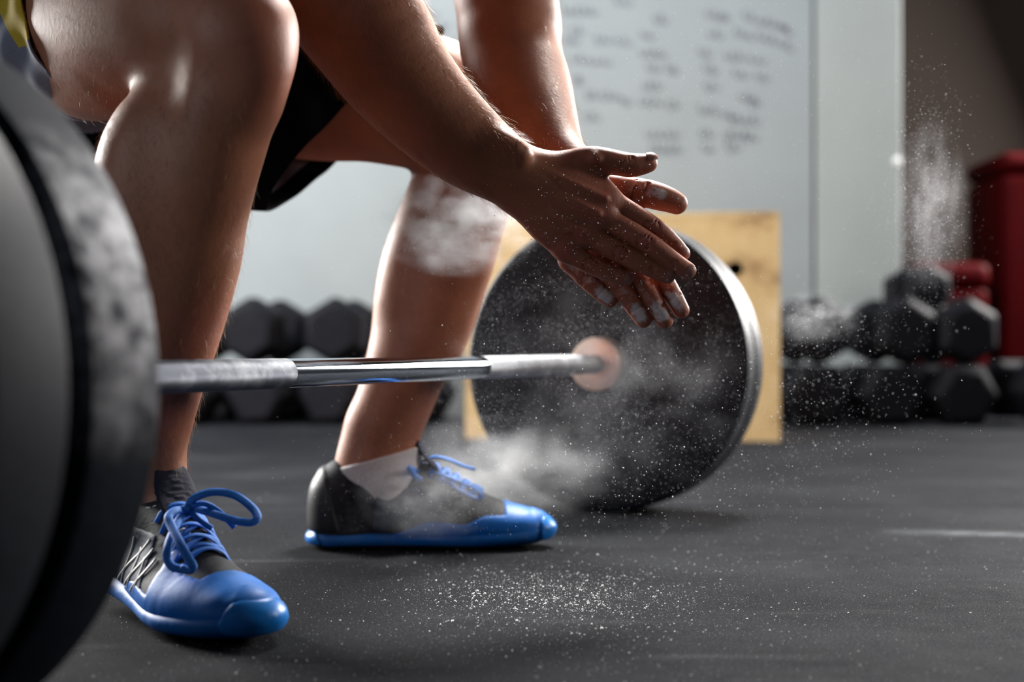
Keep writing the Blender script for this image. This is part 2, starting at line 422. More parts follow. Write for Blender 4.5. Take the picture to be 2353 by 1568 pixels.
OFF = np.array([[i, j, k] for i in (0, 1) for j in (0, 1) for k in (0, 1)])
EDG = [(a, b) for a in range(8) for b in range(a + 1, 8) if np.abs(OFF[a] - OFF[b]).sum() == 1]
def nets(f, lo, hi, h, B=24, margin=.045, skip=None):
    """surface nets of f=0 on a lattice of pitch h; returns V, F"""
    lo, hi = np.asarray(lo, float), np.asarray(hi, float)
    i0, i1 = np.floor(lo/h).astype(int), np.ceil(hi/h).astype(int)
    R = B*h*.87; n = B + 2
    g = np.stack(np.meshgrid(*[np.arange(-1, B + 1)]*3, indexing='ij'), -1)
    dims = (i1 - i0 + 4 + B).astype(np.int64)
    def cid(ix): q = ix - i0 + 2; return (q[..., 0].astype(np.int64)*dims[1] + q[..., 1])*dims[2] + q[..., 2]
    def block(b):
        fc = f.cull((b + B/2)*h, R + margin)
        if fc is None or (skip is not None and skip((b + B/2)*h, R)): return None
        if abs(fc(((b + B/2)*h)[None])[0]) > R*1.6 + .01: return None
        P = ((g + b)*h).astype(np.float32)
        Dc = fc(P[::2, ::2, ::2].reshape(-1, 3)).reshape((n + 1)//2, (n + 1)//2, (n + 1)//2)
        if Dc.min() > 4*h or Dc.max() < -4*h: return None
        D = Dc.repeat(2, 0).repeat(2, 1).repeat(2, 2)[:n, :n, :n].copy()
        near = np.abs(D) < 2.1*h
        if not near.any(): return None
        D[near] = fc(P[near])
        sg = D < 0
        if sg.all() or not sg.any(): return None
        cnt = sum(sg[o[0]:n-1+o[0], o[1]:n-1+o[1], o[2]:n-1+o[2]].astype(np.int8) for o in OFF)
        act = np.argwhere((cnt > 0) & (cnt < 8))
        cv = np.stack([D[act[:, 0] + o[0], act[:, 1] + o[1], act[:, 2] + o[2]] for o in OFF], 1)
        acc = np.zeros((len(act), 3)); num = np.zeros(len(act))
        for a, e in EDG:
            m = (cv[:, a] < 0) != (cv[:, e] < 0)
            tt = np.where(m, cv[:, a]/(cv[:, a] - cv[:, e] + 1e-30), 0)
            acc += m[:, None]*(OFF[a] + tt[:, None]*(OFF[e] - OFF[a])); num += m
        ci = act - 1 + b
        v = (ci + acc/num[:, None])*h
        qs = []
        for ax in range(3):
            o1, o2 = [(1, 2), (2, 0), (0, 1)][ax]
            s0 = sg[1:n-1, 1:n-1, 1:n-1]; sl = [slice(1, n-1)]*3; sl[ax] = slice(2, n); s1 = sg[tuple(sl)]
            d1, d2 = np.eye(3, dtype=int)[o1], np.eye(3, dtype=int)[o2]
            for flip in (False, True):
                q = np.argwhere((s0 & ~s1) if not flip else (~s0 & s1)) + b
                if len(q) == 0: continue
                quad = [cid(q), cid(q - d1), cid(q - d1 - d2), cid(q - d2)]
                qs.append(np.stack(quad[::-1] if flip else quad, 1))
        return cid(ci), v, (np.concatenate(qs) if qs else np.zeros((0, 4), np.int64))
    bl = [np.array([x, y, z]) for x in range(i0[0], i1[0], B) for y in range(i0[1], i1[1], B) for z in range(i0[2], i1[2], B)]
    res = [r for r in map(block, bl) if r is not None]
    ids = np.concatenate([r[0] for r in res]); V = np.concatenate([r[1] for r in res])
    u, first = np.unique(ids, return_index=True)
    V = V[first]
    Q = np.concatenate([r[2] for r in res]); F = np.clip(np.searchsorted(u, Q), 0, len(u) - 1)
    F = F[(u[F] == Q).all(1)]
    return V, F
def edges_of(F):
    E = np.concatenate([np.stack([F[:, i], F[:, (i + 1) % F.shape[1]]], 1) for i in range(F.shape[1])]); E.sort(1)
    return np.unique(E, axis=0)
def relax(V, F, it, lam=.5, mask=None):
    """Laplacian smoothing that leaves open borders where they are"""
    E = edges_of(F); n = len(V); deg = np.bincount(E.ravel(), minlength=n)[:, None] + 1e-9
    ee = np.concatenate([np.stack([F[:, i], F[:, (i + 1) % 4]], 1) for i in range(4)]); ee.sort(1)
    u, c = np.unique(ee, axis=0, return_counts=True); bd = np.zeros(n, bool); bd[u[c == 1].ravel()] = True
    wgt = np.where(bd, 0, lam)[:, None]*(1 if mask is None else mask[:, None]); V = V.copy()
    a, b = E[:, 0], E[:, 1]
    for k in range(it):
        acc = np.stack([np.bincount(a, V[b, j], n) + np.bincount(b, V[a, j], n) for j in range(3)], 1)
        V += wgt*(acc/deg - V)
    return V
def normals(V, F):
    n = np.cross(V[F[:, 2]] - V[F[:, 0]], V[F[:, 3]] - V[F[:, 1]]); out = np.zeros_like(V)
    for j in range(3):
        for k in range(4): out[:, j] += np.bincount(F[:, k], n[:, j], len(V))
    return out/(np.linalg.norm(out, axis=1)[:, None] + 1e-12)
def join(parts):
    Vs, Fs, Ns, o = [], [], [], 0
    for V, F, N in parts:
        Vs.append(V); Fs.append(F + o); Ns.append(N); o += len(V)
    return np.concatenate(Vs), np.concatenate(Fs), np.concatenate(Ns)

# barbell frame
FAR = np.array([.1367, 2.1573, .225]); D = np.array([math.sin(.4065), math.cos(.4065), 0])
NF = np.array([D[1], -D[0], 0])           # the way the lifter faces
BAR_RZ = math.atan2(D[1], D[0])
def on_bar(s): return FAR - s*D

# ------------------------------------------------------------------ room
def struct(o, label=None): o['kind'] = 'structure'; return tag(o, label)
fl = struct(box('floor', (-5, -3, -.06), (6, 8, -.012), M['wall_dark']), 'black rubber gym floor dusted with chalk')
ys = [-2.64, -1.42, -.20, 1.02, 2.24, 3.46, 4.68, 5.90, 7.12]
for y0, y1 in zip(ys[:-1], ys[1:]):
    box('rubber_mat', (-5, y0 + .002, -.012), (6, y1 - .002, 0), M['floor'], fl, bevel=.0035)
WB = 5.10
wb = struct(empty('wall_back', (0, WB, 0)), 'white panelled back wall with faint handwriting')
p1 = box('panel', (-4.9, 0, 0), (1.078, .10, 3.2), M['wall_white'], wb, .004)
p2 = box('panel', (1.092, .004, 0), (1.398, .10, 3.2), M['wall_white_right'], wb, .006)
b_ = box('backing', (-4.9, .03, 0), (1.38, .14, 3.2), M['wall_dark'], wb)
bm = bmesh.new(); bmesh.ops.create_uvsphere(bm, u_segments=16, v_segments=8, radius=.014)
bmesh.ops.scale(bm, vec=(1, .5, 1), verts=bm.verts); bmesh.ops.translate(bm, vec=(1.383, 0, CAM_H + (801 - 370)/3268*WB), verts=bm.verts)
link('screw_cap', bm_mesh('screw_cap', bm), M['chalk'], wb)
# illegible marker handwriting: rows of short cursive words (centre x, y, width in photo pixels)
words = [(1330,25,80),(1326,70,30),(1311,92,30),(1382,92,34),(1429,94,40),(1328,135,34),(1375,141,50),(1328,184,20),(1358,219,26),(1402,220,44),(1438,235,20),(1358,269,32),(1430,4,40),
 (1516,43,30),(1487,81,34),(1499,123,62),(1499,155,32),(1544,159,26),(1497,197,44),(1492,235,54),(1546,240,30),(1521,309,80),(1528,343,72),
 (1637,33,32),(1665,40,18),(1642,78,36),(1618,121,30),(1631,159,32),(1633,200,32),(1626,253,46),(1622,307,30),(1626,341,30),
 (1723,31,36),(1774,47,58),(1806,60,22),(1709,72,44),(1763,81,50),(1806,97,30),(1687,130,46),(1738,137,40),(1700,170,36),(1750,177,28),(1712,224,32),(1734,235,20),(1673,264,30),(1709,276,68),(1691,311,58),(1683,338,36),(1723,314,30),
 (985,30,40),(1010,58,40),(1040,95,36)]
k = WB/FPX
for cx, cy, wd in words:
    for q in range(2):   # rows above the frame repeat nothing: one word each
        if q: break
        X0, Z0 = (cx - 1176.5)*k, CAM_H + (801 - cy)*k
        W_ = wd*k; nl = max(2, int(W_/.022)); pts = []
        ht = random.uniform(.011, .016)
        for i in range(nl*6 + 1):
            u = i/(nl*6); a = u*nl*2*PI
            hh = ht*(1 + .5*math.sin(i*1.7 + cx))
            pts.append((X0 - W_/2 + u*W_ + .006*math.cos(a), -.0006, Z0 + hh*math.sin(a) + .004*math.sin(3.3*a + cy) - (.02*u if cx > 1690 and cy < 110 else 0)))
        me = sweep_mesh('handwriting', catmull(pts, 2), .0032, .0006, (0, -1, 0), 4)
        o = link('handwriting', me, M['ink'], p1)
struct(box('wall_far', (1.0, 6.3, 0), (6, 6.45, 3.2), M['wall_brown']), 'brown wall beyond the white panel end')
struct(box('wall_left', (-5.0, -3, 0), (-4.9, 6.4, 3.2), M['wall_dark']))
struct(box('wall_right', (5.9, -3, 0), (6.0, 6.4, 3.2), M['wall_dark']))
struct(box('wall_front', (-5.0, -3.1, 0), (6.0, -3.0, 3.2), M['wall_dark']))
struct(box('ceiling', (-5, -3, 3.2), (6, 8, 3.3), M['wall_dark']))

# ------------------------------------------------------------------ barbell
bar = empty('barbell', on_bar(.665), BAR_RZ)
tag(bar, 'steel barbell with chalky knurled grips lying between the two plates', 'barbell')
def bx(s): return .665 - s          # local X of a point s metres from the far plate
def barpart(name, prof, mat, n=64, chalk=None, label=None):
    me = lathe_mesh(name, prof, n)
    if chalk is not None:
        a = me.attributes.new('chalk', 'FLOAT', 'POINT'); co = np.zeros(len(me.vertices)*3); me.vertices.foreach_get('co', co)
        a.data.foreach_set('value', np.full(len(me.vertices), chalk, np.float32))
    o = link(name, me, mat, bar)
    if label: o['label'] = label
    return o
RB = .0141
def cyl(s0, s1, r, ch=.0006): return [(0, bx(s1)), (r - ch, bx(s1)), (r, bx(s1) + ch), (r, bx(s0) - ch), (r - ch, bx(s0)), (0, bx(s0))]
barpart('shaft', cyl(.4425, .887, RB - .0002), M['chrome'], label='smooth polished middle of the bar')
barpart('knurled_grip', cyl(.032, .4425, RB + .0001), M['knurl'], chalk=.95, label='knurled grip white with chalk')
barpart('knurled_grip', cyl(.887, 1.338, RB + .0001), M['knurl'], chalk=.18, label='dark knurled grip with chalk traces')
t = NT('steel_collar'); t.set(Base_Color=(.80, .64, .52), Metallic=.55, Roughness=.33); M['collar'] = t.m
for s0, s1, flip in ((0.0, .034, False), (1.3365, 1.370, True)):
    pr = [(.012, bx(s1)), (.030, bx(s1)), (.0345, bx(s1) + .0008), (.036, bx(s1) + .003), (.0385, bx(s1) + .003), (.040, bx(s1) + .0055), (.040, bx(s0) - .001), (.039, bx(s0)), (.012, bx(s0))]
    if flip: pr = [(.012, bx(s1)), (.039, bx(s1)), (.040, bx(s1) + .001), (.040, bx(s0) - .0055), (.0385, bx(s0) - .003), (.036, bx(s0) - .003), (.0345, bx(s0)), (.012, bx(s0))]
    barpart('collar_flange', pr, M['collar'])
barpart('sleeve', cyl(-.42, -.0, .0247, .002), M['chrome']); barpart('sleeve', cyl(1.370, 1.79, .0247, .002), M['chrome'])

def plate(name, s_face, prof, mat, label):
    o = link(name, lathe_mesh(name, prof, 160, closed=True), mat)
    o.location = on_bar(s_face); o.rotation_euler = (0, 0, BAR_RZ)
    return tag(o, label, 'weight plate', 'bumper plates on the barbell')
def prof(t, s):   # inner face at x=0; s=+1 runs away from the camera, -1 towards it
    p = [(.0265, 0), (.052, 0), (.054, .0015), (.060, .0015), (.063, .0006), (.150, .0005), (.2165, 0), (.2218, .001), (.2246, .0035), (.225, .006), (.225, t - .008), (.2243, t - .004), (.2210, t - .001), (.2165, t), (.178, t),
         (.174, t - .005), (.112, t - .006), (.108, t - .002), (.100, t - .010), (.064, t - .010), (.060, t - .001), (.0265, t - .001)]
    p = [(r, s*x) for r, x in p]
    return p if s > 0 else p[::-1]
for s0, t_, sg, mt, lb in ((0.0, .049, 1, 'plate_far', 'black bumper plate standing face on behind the hands, sprinkled with chalk'),
                           (-.0505, .050, 1, 'plate_far', 'black bumper plate pressed behind the face-on one, only its rim showing'),
                           (1.3705, .0625, -1, 'plate_near', 'blurred black bumper plate at the left edge, its rim smeared with chalk'),
                           (1.4455, .060, -1, 'plate_bare', 'blurred black bumper plate outermost on the bar, cut by the left edge')):
    q = plate('weight_plate', s0, prof(t_, sg), M[mt], lb)
    lo, hi = sorted((sg*.0005, sg*(t_ - .0015)))
    link('hub_insert', lathe_mesh('hub_insert', [(.0249, lo), (.0264, lo), (.0264, hi), (.0249, hi)], 48, closed=True), M['grip'], q)

# ------------------------------------------------------------------ plywood box
A_, B_ = np.array([-.129, 3.934]), np.array([.716, 3.80])
L_ = float(np.linalg.norm(B_ - A_)); rz = math.atan2(B_[1] - A_[1], B_[0] - A_[0])
pb = empty('plyo_box', (A_[0], A_[1], 0), rz); tag(pb, 'pale plywood jump box standing behind the far plate', 'box')
Hb, Tb, Db = .615, .018, .50
def holed_panel(name, lo, hi, hole, r):
    bm = bmesh.new(); n = 24
    c = hole; outer = []; inner = []
    for i in range(n):
        a = (i + .5)/n*2*PI; ca, sa = math.cos(a), math.sin(a)
        inner.append((c[0] + r*ca, c[1] + r*sa))
        s = min(((hi[0] - c[0]) if ca > 0 else (lo[0] - c[0]))/ca, ((hi[2] - c[1]) if sa > 0 else (lo[2] - c[1]))/sa)
        outer.append((c[0] + s*ca, c[1] + s*sa))
    # snap ring samples next to the corners onto the corners
    for X, Z in ((lo[0], lo[2]), (hi[0], lo[2]), (lo[0], hi[2]), (hi[0], hi[2])):
        j = min(range(n), key=lambda q: abs(math.remainder(math.atan2(Z - c[1], X - c[0]) - (q + .5)/n*2*PI, 2*PI))); outer[j] = (X, Z)
    vs = {}
    for y in (lo[1], hi[1]):
        vs[y] = ([bm.verts.new((p[0], y, p[1])) for p in outer], [bm.verts.new((p[0], y, p[1])) for p in inner])
    f, b = vs[lo[1]], vs[hi[1]]
    for i in range(n):
        j = (i + 1) % n
        bm.faces.new((f[0][i], f[0][j], f[1][j], f[1][i])); bm.faces.new((b[0][j], b[0][i], b[1][i], b[1][j]))
        bm.faces.new((f[0][j], f[0][i], b[0][i], b[0][j])); bm.faces.new((f[1][i], f[1][j], b[1][j], b[1][i]))
    bmesh.ops.recalc_face_normals(bm, faces=bm.faces)
    return link(name, bm_mesh(name, bm, False), M['ply'], pb)
holed_panel('front_panel', (0, 0, 0), (L_, Tb, Hb - Tb), (L_*.862, .462), .021)
box('back_panel', (0, Db - Tb, 0), (L_, Db, Hb - Tb), M['ply'], pb, .001)
for x in (0, L_ - Tb): box('side_panel', (x, Tb, 0), (x + Tb, Db - Tb, Hb - Tb), M['ply'], pb, .001)
box('top_panel', (0, 0, Hb - Tb), (L_, Db, Hb), M['ply'], pb, .0015)

# ------------------------------------------------------------------ red foam boxes
def foam_box(x0, x1, y0, y1, h, lid, rz, label):
    r = empty('foam_box', ((x0 + x1)/2, (y0 + y1)/2, 0), rz); tag(r, label, 'box', 'red foam boxes by the brown wall')
    a, b = (x1 - x0)/2, (y1 - y0)/2
    box('foam_body', (-a, -b, 0), (a, b, h - lid), M['red'], r, .03)
    box('top_pad', (-a - .008, -b - .008, h - lid + .002), (a + .008, b + .008, h), M['red'], r, .045)
foam_box(1.515, 1.80, 5.36, 5.66, .575, .10, 0, 'low red foam box beside the taller one behind the dumbbells')
foam_box(1.87, 2.75, 5.42, 5.85, 1.00, .085, 0, 'tall red foam box at the right edge')

# ------------------------------------------------------------------ hex dumbbells
def hex_prism(name, R, L, x0, roll, bev):
    bm = bmesh.new()
    secs = [(0, R - bev*1.3), (bev, R), (L - bev*.7, R), (L, R - bev)]
    rings = [[bm.verts.new((x0 + x, r*math.sin(a*PI/3 + roll), r*math.cos(a*PI/3 + roll))) for a in range(6)] for x, r in secs]
    for i in range(3):
        for j in range(6): bm.faces.new((rings[i][j], rings[i][(j + 1) % 6], rings[i + 1][(j + 1) % 6], rings[i + 1][j]))
    bm.faces.new(rings[0][::-1]); bm.faces.new(rings[-1])
    bmesh.ops.recalc_face_normals(bm, faces=bm.faces)
    bmesh.ops.bevel(bm, geom=list(bm.edges), offset=R*.045, segments=2, affect='EDGES')
    return sharp(bm_mesh(name, bm), 30)
CACHE = {}
def dumbbell(X, Y, z, yaw, up, R, label):
    """axis points away from the camera, turned by yaw; up: corner up"""
    key = (up, R)
    if key not in CACHE:
        roll = 0 if up else PI/6
        g = R/.112
        CACHE[key] = (hex_prism('dumbbell_head', R, .115*g, -.18*g, roll, .02*g), hex_prism('dumbbell_head', R, .115*g, .065*g, roll, .02*g),
                      lathe_mesh('handle', [(0, -.064*g), (.013*g, -.064*g), (.0165*g, -.03*g), (.018*g, 0), (.0165*g, .03*g), (.013*g, .064*g), (0, .064*g)], 24))
    r = empty('hex_dumbbell', (X, Y, z), PI/2 + yaw); tag(r, label, 'dumbbell', 'black hex dumbbells piled along the wall')
    a, b, c = CACHE[key]
    link('dumbbell_head', a, M['dumbbell'], r); link('dumbbell_head', b, M['dumbbell'], r); link('handle', c, M['grip'], r)
RH = .112; ap = RH*math.cos(PI/6)
ya = -.20
for X, Y, z, yw, up, R, lb in [
    (-1.035, 4.78, ap, ya, 0, RH, 'black hex dumbbell on the floor, partly behind the near shin'),
    (-.800, 4.78, ap, ya, 0, RH, 'black hex dumbbell on the floor, middle of the row between the legs'),
    (-.565, 4.78, ap, ya, 0, RH, 'black hex dumbbell on the floor, in the row just left of the far calf'),
    (-.330, 4.78, ap, ya, 0, RH, 'black hex dumbbell on the floor, hidden mostly by the far shin'),
    (-1.075, 4.80, 2*ap + RH, ya, 1, RH, 'black hex dumbbell on top of its row, hidden by the near leg'),
    (-.825, 4.80, 2*ap + RH, ya, 1, RH, 'black hex dumbbell on top of its row, the higher one beside the near shin'),
    (-.560, 4.80, 2*ap + RH - .0, -.14, 1, RH, 'black hex dumbbell on top of its row, just behind the far calf'),
    (.975, 4.74, ap, .12, 0, RH, 'black hex dumbbell on the floor, next to the plywood box'),
    (1.210, 4.74, ap, .12, 0, RH, 'black hex dumbbell on the floor, second to the right of the plywood box'),
    (1.445, 4.74, ap, .12, 0, RH, 'black hex dumbbell on the floor in front of the red boxes'),
    (1.70, 4.70, RH*.99, .12, 0, RH, 'black hex dumbbell at the right edge, low in the pile'),
    (.985, 4.76, 2*ap + RH, .12, 1, RH, 'black hex dumbbell on top of the pile, nearest the plywood box'),
    (1.260, 4.76, 2*ap + RH, .14, 1, RH, 'black hex dumbbell on top of the pile below the white panel corner'),
    (1.458, 4.76, 2*ap + RH - .003, .14, 1, RH, 'black hex dumbbell on top of the pile before the low red box')]:
    dumbbell(X, Y, z, yw, up, R, lb)
dumbbell(1.359, 4.78, 2*ap + RH*1.5 + .082, .14, 1, .08, 'small black hex dumbbell topmost of the pile')
# ------------------------------------------------------------------ the lifter
def pxr(px, Y): return px*Y/FPX
VIEW = np.array([0, 1.0, 0])
def tube_px(rows, fa=None, sub=5):
    """rows of (px, py, Y, radius px[, flatten])"""
    P = [at(r[0], r[1], r[2]) for r in rows]; R = [pxr(r[3], r[2]) for r in rows]
    fl = [r[4] for r in rows] if len(rows[0]) > 4 else None
    return Tube(P, R, fa if fa is not None else (VIEW if fl else None), fl, sub)

NLAT, FLAT = np.array([.785, .62, 0]), np.array([0, 1.0, 0])
# near (right) leg
near_shin = tube_px([(548,70,1.235,112,1.00),(548,150,1.235,113,1.00),(520,250,1.242,115,1.00),(500,330,1.250,112,1.00),(484,400,1.257,108,1.00),(463,500,1.270,105,1.00),(449,600,1.280,103,1.00),(415,740,1.295,97,1.00),(381,850,1.310,90,0.96),(356,950,1.320,84,0.84),(350,1040,1.328,80,0.72),(352,1110,1.335,82,0.70)], NLAT)
near_calf = tube_px([(428,232,1.280,92),(388,330,1.285,138),(364,400,1.287,143),(350,500,1.290,138),(350,600,1.297,128),(347,740,1.305,108),(346,850,1.315,94),(345,960,1.323,80)])
near_tend = tube_px([(345,900,1.335,62),(335,1000,1.347,50),(332,1110,1.355,55)])
near_thigh = tube_px([(30,-70,1.63,205),(170,25,1.52,196),(300,45,1.397,209),(420,50,1.310,190),(545,75,1.235,130)])
near_ham = tube_px([(110,110,1.54,125),(215,160,1.46,112),(290,165,1.385,84)])
near_patella = tube_px([(585,90,1.21,68),(600,150,1.213,58),(590,230,1.225,40)])
near_foot = tube_px([(352,1110,1.335,76,0.70),(360,1180,1.325,66,0.70),(420,1270,1.27,52,0.70)], NLAT)
legR = U(.022, U(.030, near_shin, near_calf, near_tend, near_patella, near_foot), U(.03, near_thigh, near_ham))
# far (left) leg
far_shin = tube_px([(1112,265,1.745,112,1.00),(1110,330,1.745,100,1.00),(1098,420,1.745,88,1.00),(1079,500,1.75,84,1.00),(1053,600,1.755,82,1.00),(1028,680,1.76,80,1.00),(1002,760,1.765,78,1.00),(965,820,1.77,77,1.00),(928,900,1.775,76,0.90),(886,1000,1.78,76,0.78),(868,1060,1.78,80,0.70),(868,1100,1.78,80,0.70)], FLAT)
far_calf = tube_px([(1050,400,1.77,92),(1018,500,1.775,101),(975,600,1.78,97),(953,680,1.782,92),(938,760,1.785,84),(921,820,1.785,76),(898,900,1.787,68),(872,980,1.788,62)])
far_tend = tube_px([(862,980,1.79,48),(838,1060,1.795,42),(830,1120,1.795,46)])
far_thigh = tube_px([(300,20,1.80,190),(500,130,1.79,186),(700,190,1.77,175),(850,212,1.76,160),(1000,240,1.75,152),(1100,262,1.745,118)])
far_patella = tube_px([(1150,235,1.735,58),(1168,300,1.735,52),(1160,380,1.738,40)])
far_foot = tube_px([(868,1090,1.78,76,0.70),(880,1150,1.78,62,0.70),(950,1195,1.78,46,0.70)], FLAT)
legL = U(.016, U(.030, far_shin, far_calf, far_tend, far_patella, far_foot), far_thigh)
# torso, neck and head (above the frame, under the shirt)
pel = np.array([-.515, 1.70, .665]); che = np.array([-.20, 1.565, .96]); nek = np.array([-.105, 1.525, 1.10]); hd = np.array([-.015, 1.487, 1.22])
LAT = D
torso = U(.05, Tube([pel - LAT*.07, pel + LAT*.07], .120), Tube([pel, pel*.5 + che*.5, che], [.13, .125, .14], None, None, 3),
          Tube([che - LAT*.10 + [0, 0, .01], che + LAT*.10 + [0, 0, .01]], .115), Tube([che, nek, hd], [.09, .062, .055], None, None, 2))
hup = np.array([.25*NF[0], .25*NF[1], .95])
head = U(.02, Tube([hd + .03*hup, hd + .055*hup], [.088, .083], LAT, .88), Tube([hd - .03*hup + .035*NF, hd - .075*hup + .07*NF], [.06, .036], LAT, .9),
         Tube([hd + .02*hup + .088*NF, hd - .018*hup + .106*NF], [.009, .014]), Tube([hd - .048*hup + .082*NF - .014*LAT, hd - .048*hup + .082*NF + .014*LAT], .011),
         Tube([hd - LAT*.078 + .0*hup, hd - LAT*.082 - .03*hup], .014), Tube([hd + LAT*.078, hd + LAT*.082 - .03*hup], .014))
# near (right) arm: shoulder, elbow, forearm, wrist
shR = che - LAT*.19 + np.array([.01, 0, .02]); shL = che + LAT*.19 + np.array([.01, 0, .02])
elR = at(745, -45, 1.385); elL = at(1172, 70, 1.60)
up_R = Tube([shR, (shR + elR)/2 + [-.01, 0, 0], elR], [.068, .056, .048])
fore_R = tube_px([(745,-45,1.385,122),(800,20,1.385,138),(848,72,1.388,143),(903,157,1.392,129),(980,247,1.398,113),(1070,330,1.405,99),(1140,380,1.410,85),(1200,412,1.415,78,)])
fore_R = Tube([at(*q) for q in [(745,-45,1.385),(800,20,1.385),(848,72,1.388),(903,157,1.392),(980,247,1.398),(1070,330,1.405),(1140,378,1.410),(1198,411,1.415)]],
              [pxr(r, 1.4) for r in (118,138,143,129,114,100,85,76)], VIEW, [1, .9, .86, .84, .8, .74, .68, .64])
ulna_R = tube_px([(1120,322,1.392,30),(1165,335,1.388,30),(1195,352,1.390,26)])
up_L = Tube([shL, (shL + elL)/2 + [0.01, 0, 0], elL], [.066, .056, .049])
fore_L = Tube([at(*q) for q in [(1172,0,1.60),(1174,60,1.60),(1172,110,1.59),(1192,190,1.565),(1222,270,1.525),(1268,350,1.48),(1314,400,1.452)]],
              [pxr(a, b) for a, b in ((104,1.6),(106,1.6),(109,1.59),(118,1.565),(104,1.525),(76,1.48),(64,1.452))], VIEW, [1, 1, 1, .9, .8, .72, .66])

RY, LY = 1.415, 1.448
def mm(x): return x/1000
def hand_chain(pts, Y0, rad, fl=None):
    P = [at(p[0], p[1], Y0 + (p[2] if len(p) > 2 else 0)) for p in pts]
    return Tube(P, [mm(r) for r in rad], VIEW, fl if fl else [1]*len(P), 2)
# right hand (back of the hand towards the camera)
R_F = {'index': ([(1392,455,.004),(1500,521,.008),(1548,562,.013),(1566,583,.015)], (11.5,10.2,9.0,8.2)),
       'middle': ([(1376,493,0),(1484,556,-.003),(1553,605,.001),(1580,622,.003)], (12,11,9.5,8.6)),
       'ring': ([(1340,535,0),(1428,582,-.003),(1505,620,.001),(1533,633,.003)], (11.6,10.6,9.2,8.5)),
       'pinky': ([(1298,575,0),(1360,610,-.001),(1415,633,.002),(1437,640,.004)], (10.8,9.4,8.2,7.6))}
R_M = [hand_chain([(1232,396,0),(1320,425,-.004),(1396,460,.001)], RY, (13,12.5,11.8), [.9,.9,.95]),
       hand_chain([(1220,415,0),(1300,455,-.005),(1380,497,-.003)], RY, (13.5,13,12.4), [.9,.9,.95]),
       hand_chain([(1206,438,0),(1275,490,-.004),(1345,538,-.002)], RY, (13.5,12.6,11.6), [.9,.9,.95]),
       hand_chain([(1192,462,.001),(1245,525,0),(1302,577,0)], RY, (13,12.8,11), [.9,.9,.95]),
       hand_chain([(1215,425,.004),(1290,480,.004)], RY, (19,17), [.7,.7])]
R_T = hand_chain([(1258,386,.004),(1312,372,.004),(1366,364,.002),(1440,379,.006),(1472,378,.008),(1489,375,.009)], RY, (13.5,12.5,12,12.3,10.8,9.6))
R_web = hand_chain([(1285,395,.004),(1345,400,.005),(1385,432,.006)], RY, (13,10.5,9), [.85,.8,.8])
palmR = U(.016, *R_M, U(.012, R_web))
fingR = U(0, *[U(.007, palmR, hand_chain(p, RY, r)) for p, r in R_F.values()], U(.009, palmR, R_T))
tend = [hand_chain([(1240,392,-.0125),(1320,424,-.0155),(1390,456,-.0118)], RY, (2.2,2.4,3.2)),
        hand_chain([(1232,405,-.0125),(1300,452,-.0168),(1374,492,-.0152)], RY, (2.2,2.5,3.4)),
        hand_chain([(1222,425,-.0125),(1280,490,-.0150),(1338,533,-.0135)], RY, (2.0,2.3,3.0)),
        hand_chain([(1230,470,-.012),(1262,452,-.0152),(1312,462,-.0150),(1345,485,-.0142)], RY, (1.3,1.6,1.5,1.2)),
        hand_chain([(1216,500,-.0105),(1262,508,-.0142),(1300,532,-.0132),(1322,520,-.0135)], RY, (1.2,1.5,1.4,1.1)),
        hand_chain([(1366,364,-.0075),(1372,366,-.008)], RY, (5, 4))]
handR0 = U(.005, fingR, U(0, *tend))
def across(c, ax, Y, halfpx, r, n=5, bow=0.0):
    """a short crease across a finger: centre c, finger axis angle ax, on the camera side"""
    ca, sa = math.cos(ax), math.sin(ax); pts = []
    for i in range(n):
        t = (i/(n - 1))*2 - 1
        off = bow*(1 - t*t)
        pts.append(at(c[0] - sa*halfpx*t + ca*off, c[1] + ca*halfpx*t + sa*off, Y + (.0046*t*t)))
    return Tube(pts, mm(r), None, None, 2)
cutsR = []
for nme, (p, r) in R_F.items():
    a = math.atan2(p[1][1] - p[0][1], p[1][0] - p[0][0]); b = math.atan2(p[2][1] - p[1][1], p[2][0] - p[1][0])
    for off, wd, bow in ((-15, 13, -4), (-9, 16, -3), (-2, 17, 0), (5, 16, 3), (11, 13, 4)):
        cutsR.append(across((p[1][0] + math.cos(a)*off, p[1][1] + math.sin(a)*off), a, RY + p[1][2] - mm(r[1]) - .0003, wd, .85, bow=bow))
    for off in (-4, 1, 6):
        cutsR.append(across((p[2][0] + math.cos(b)*(off - 6), p[2][1] + math.sin(b)*(off - 6)), b, RY + p[2][2] - mm(r[2]) - .0003, 11, .6))
for off in (-12, -5, 2, 9, 14): cutsR.append(across((1440 + off, 378), .08, RY + .006 - .0126, 17, .8, bow=2 if off > 0 else -2))
handR = Groove(handR0, cutsR, .0014)
# left hand (palm towards the camera)
L_F = {'index': ([(1488,572,.002),(1524,640,.001),(1550,685,.002),(1565,713,.003)], (11.2,10,9.2,8.6)),
       'middle': ([(1447,592,0),(1482,655,-.002),(1512,710,0),(1527,736,.001)], (11.6,10.7,9.8,9.0)),
       'ring': ([(1388,605,0),(1428,662,-.002),(1463,712,0),(1479,734,.001)], (11.4,10.4,9.6,9.0)),
       'pinky': ([(1308,598,.002),(1345,640,0),(1382,673,0),(1402,689,.001)], (10.6,9.6,8.9,8.3))}
L_M = [hand_chain([(1340,415,0),(1420,490,0),(1485,568,.002)], LY, (14,13,11.5), [.9]*3), hand_chain([(1330,420,0),(1390,500,0),(1445,590,0)], LY, (14,13,12), [.9]*3),
       hand_chain([(1315,425,0),(1350,510,0),(1387,602,0)], LY, (14,13,11.5), [.9]*3), hand_chain([(1302,432,0),(1308,515,0),(1310,596,.002)], LY, (14,13.5,11), [.9]*3)]
